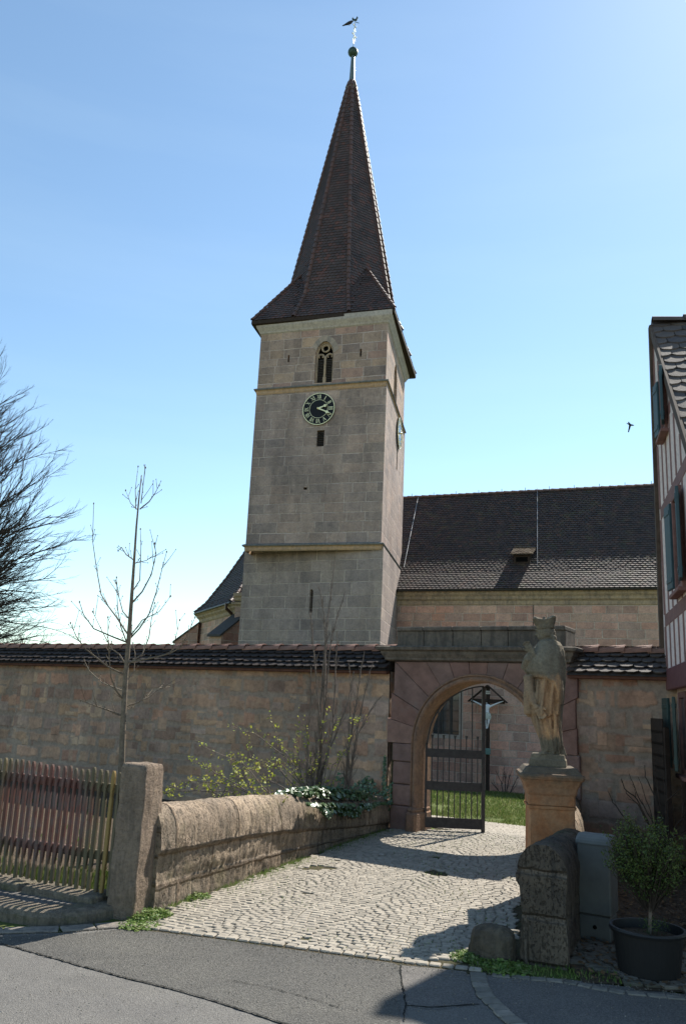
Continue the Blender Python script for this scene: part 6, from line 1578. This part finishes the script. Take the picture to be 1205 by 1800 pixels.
def clump(name,label,c,r,n,h,cat='weeds',group=None,leafy=.5,test=None):
    c=V(c.x,c.y,0.006); mb=MB()
    for i in range(n):
        a=U(0,6.28); rr=r*math.sqrt(R()); b=c+V(math.cos(a)*rr,math.sin(a)*rr,0)
        if test and not test(b.x,b.y): continue
        hh=h*U(.3,1)*(1-.5*rr/r)
        if R()<leafy: 
            for k in range(3): leafq(mb,b+V(U(-.02,.02),U(-.02,.02),hh*U(.2,.9)),rv(.6)+V(0,0,1),U(.008,.018),R())
        else:
            l=V(math.cos(a),math.sin(a),0)*hh*U(0,.8)+rv(.01); s_=V(-math.sin(a),math.cos(a),0)*.0035; mb.poly([b-s_,b+s_,b+l*.5+V(0,0,hh*.7)+s_*.6,b+l+V(0,0,hh),b+l*.5+V(0,0,hh*.7)-s_*.6],R())
    o=mb.build(name,m_weed,uv=False); return tag(o,label,cat,group)
clump('weed_clump','leafy green weeds at the foot of the sandstone post by the path edge',atz(262,1612),.17,700,.075)
clump('weed_clump','flat moss and weeds where gutter and cobbles meet below the post',atz(245,1628),.16,450,.03)
clump('weed_clump','small bright weed against the low wall just past the post',atz(345,1580),.12,260,.06)
clump('weed_clump','weeds growing at the base of the plinth under the fence',atz(108,1588,.12)+V(0,0,.1),.09,120,.10)
clump('weed_clump','bright green weeds at the left side of the guard stone',atz(822,1685),.13,420,.05)
clump('weed_clump','dark weeds between guard stone and right low wall',atz(885,1705),.17,420,.06)
mb=MB()
for i in range(5200):   # narrow fringe along the foot of the walls and moss in the joints
    t=U(.3,5.6); c,e=lwp(t); q=V(-e.y,e.x,0); p=c-q*abs(random.gauss(0,.09))+q*.01; dens=.35+mn.noise(V(t*1.7,3,0))
    if R()>dens: continue
    a=U(0,6.28); h=U(.008,.045); s_=V(math.cos(a),math.sin(a),0)*.004; mb.poly([p-s_,p+s_,p+V(U(-.02,.02),U(-.02,.02),h)+V(0,0,.01)],R())
for i in range(9000):
    x,y=U(-1.4,2.6),U(6.2,12.5)
    if not in_path(x,y,.0) or mn.noise(V(x*1.3,y*1.3,5))<.12: continue
    a=U(0,6.28); s_=V(math.cos(a),math.sin(a),0)*.004; p=V(x,y,.006); mb.poly([p-s_,p+s_,p+V(U(-.01,.01),U(-.01,.01),U(.014,.026))],R())
for i in range(500):
    x=U(1.0,2.0); y=edge_y(x)+U(.0,.25)
    a=U(0,6.28); s_=V(math.cos(a),math.sin(a),0)*.004; p=V(x,y,.004); mb.poly([p-s_,p+s_,p+V(U(-.01,.01),U(-.01,.01),U(.01,.035))],R())
tag(mb.build('path_weeds',m_weed,uv=False),kind='stuff')
# bamboo-like dry canes lying in the garden behind the fence
# ================================================================ BIRDS
m_bird=plain('dark_plumage',(.02,.019,.022),.6,.3)
bp=aty(1107,747,24)
bd=thing('flying_bird',bp,'small dark bird flying in the sky beside the house','bird')
mb=MB(); mb.tube([bp+V(-.12,0,.05),bp+V(-.06,0,.03),bp+V(0,0,0),bp+V(.07,0,-.005),bp+V(.11,0,-.01)],[.006,.022,.030,.024,.006],8)
for s,e in((1,V(-.03,.10,-.20)),(-1,V(-.10,-.12,.05))):
    a=bp+V(.03,0,.01); b=bp+V(-.04,0,.01); t=bp+e; mb.loft([[a+V(0,0,k),b+V(0,0,k),t+V(-.02,0,k),t+V(.01,0,k)] for k in(-.004,.004)])
mb.build('body',m_bird,bd)
rp=V(bz.x-.18,cen.y-.05,cz_(.86))
pb_=thing('perched_bird',rp,'black bird perched on the weathervane below the cockerel','bird')
mb=MB(); mb.tube([rp+V(-.42,0,-.12),rp+V(-.25,0,-.02),rp+V(-.1,0,.06),rp+V(.02,0,.14),rp+V(.07,0,.19),rp+V(.14,0,.20)],[.02,.05,.085,.075,.045,.008],8); mb.tube([rp+V(-.08,0,0),rp+V(-.06,0,-.09)],.012,4); mb.build('body',m_bird,pb_,smooth=True)
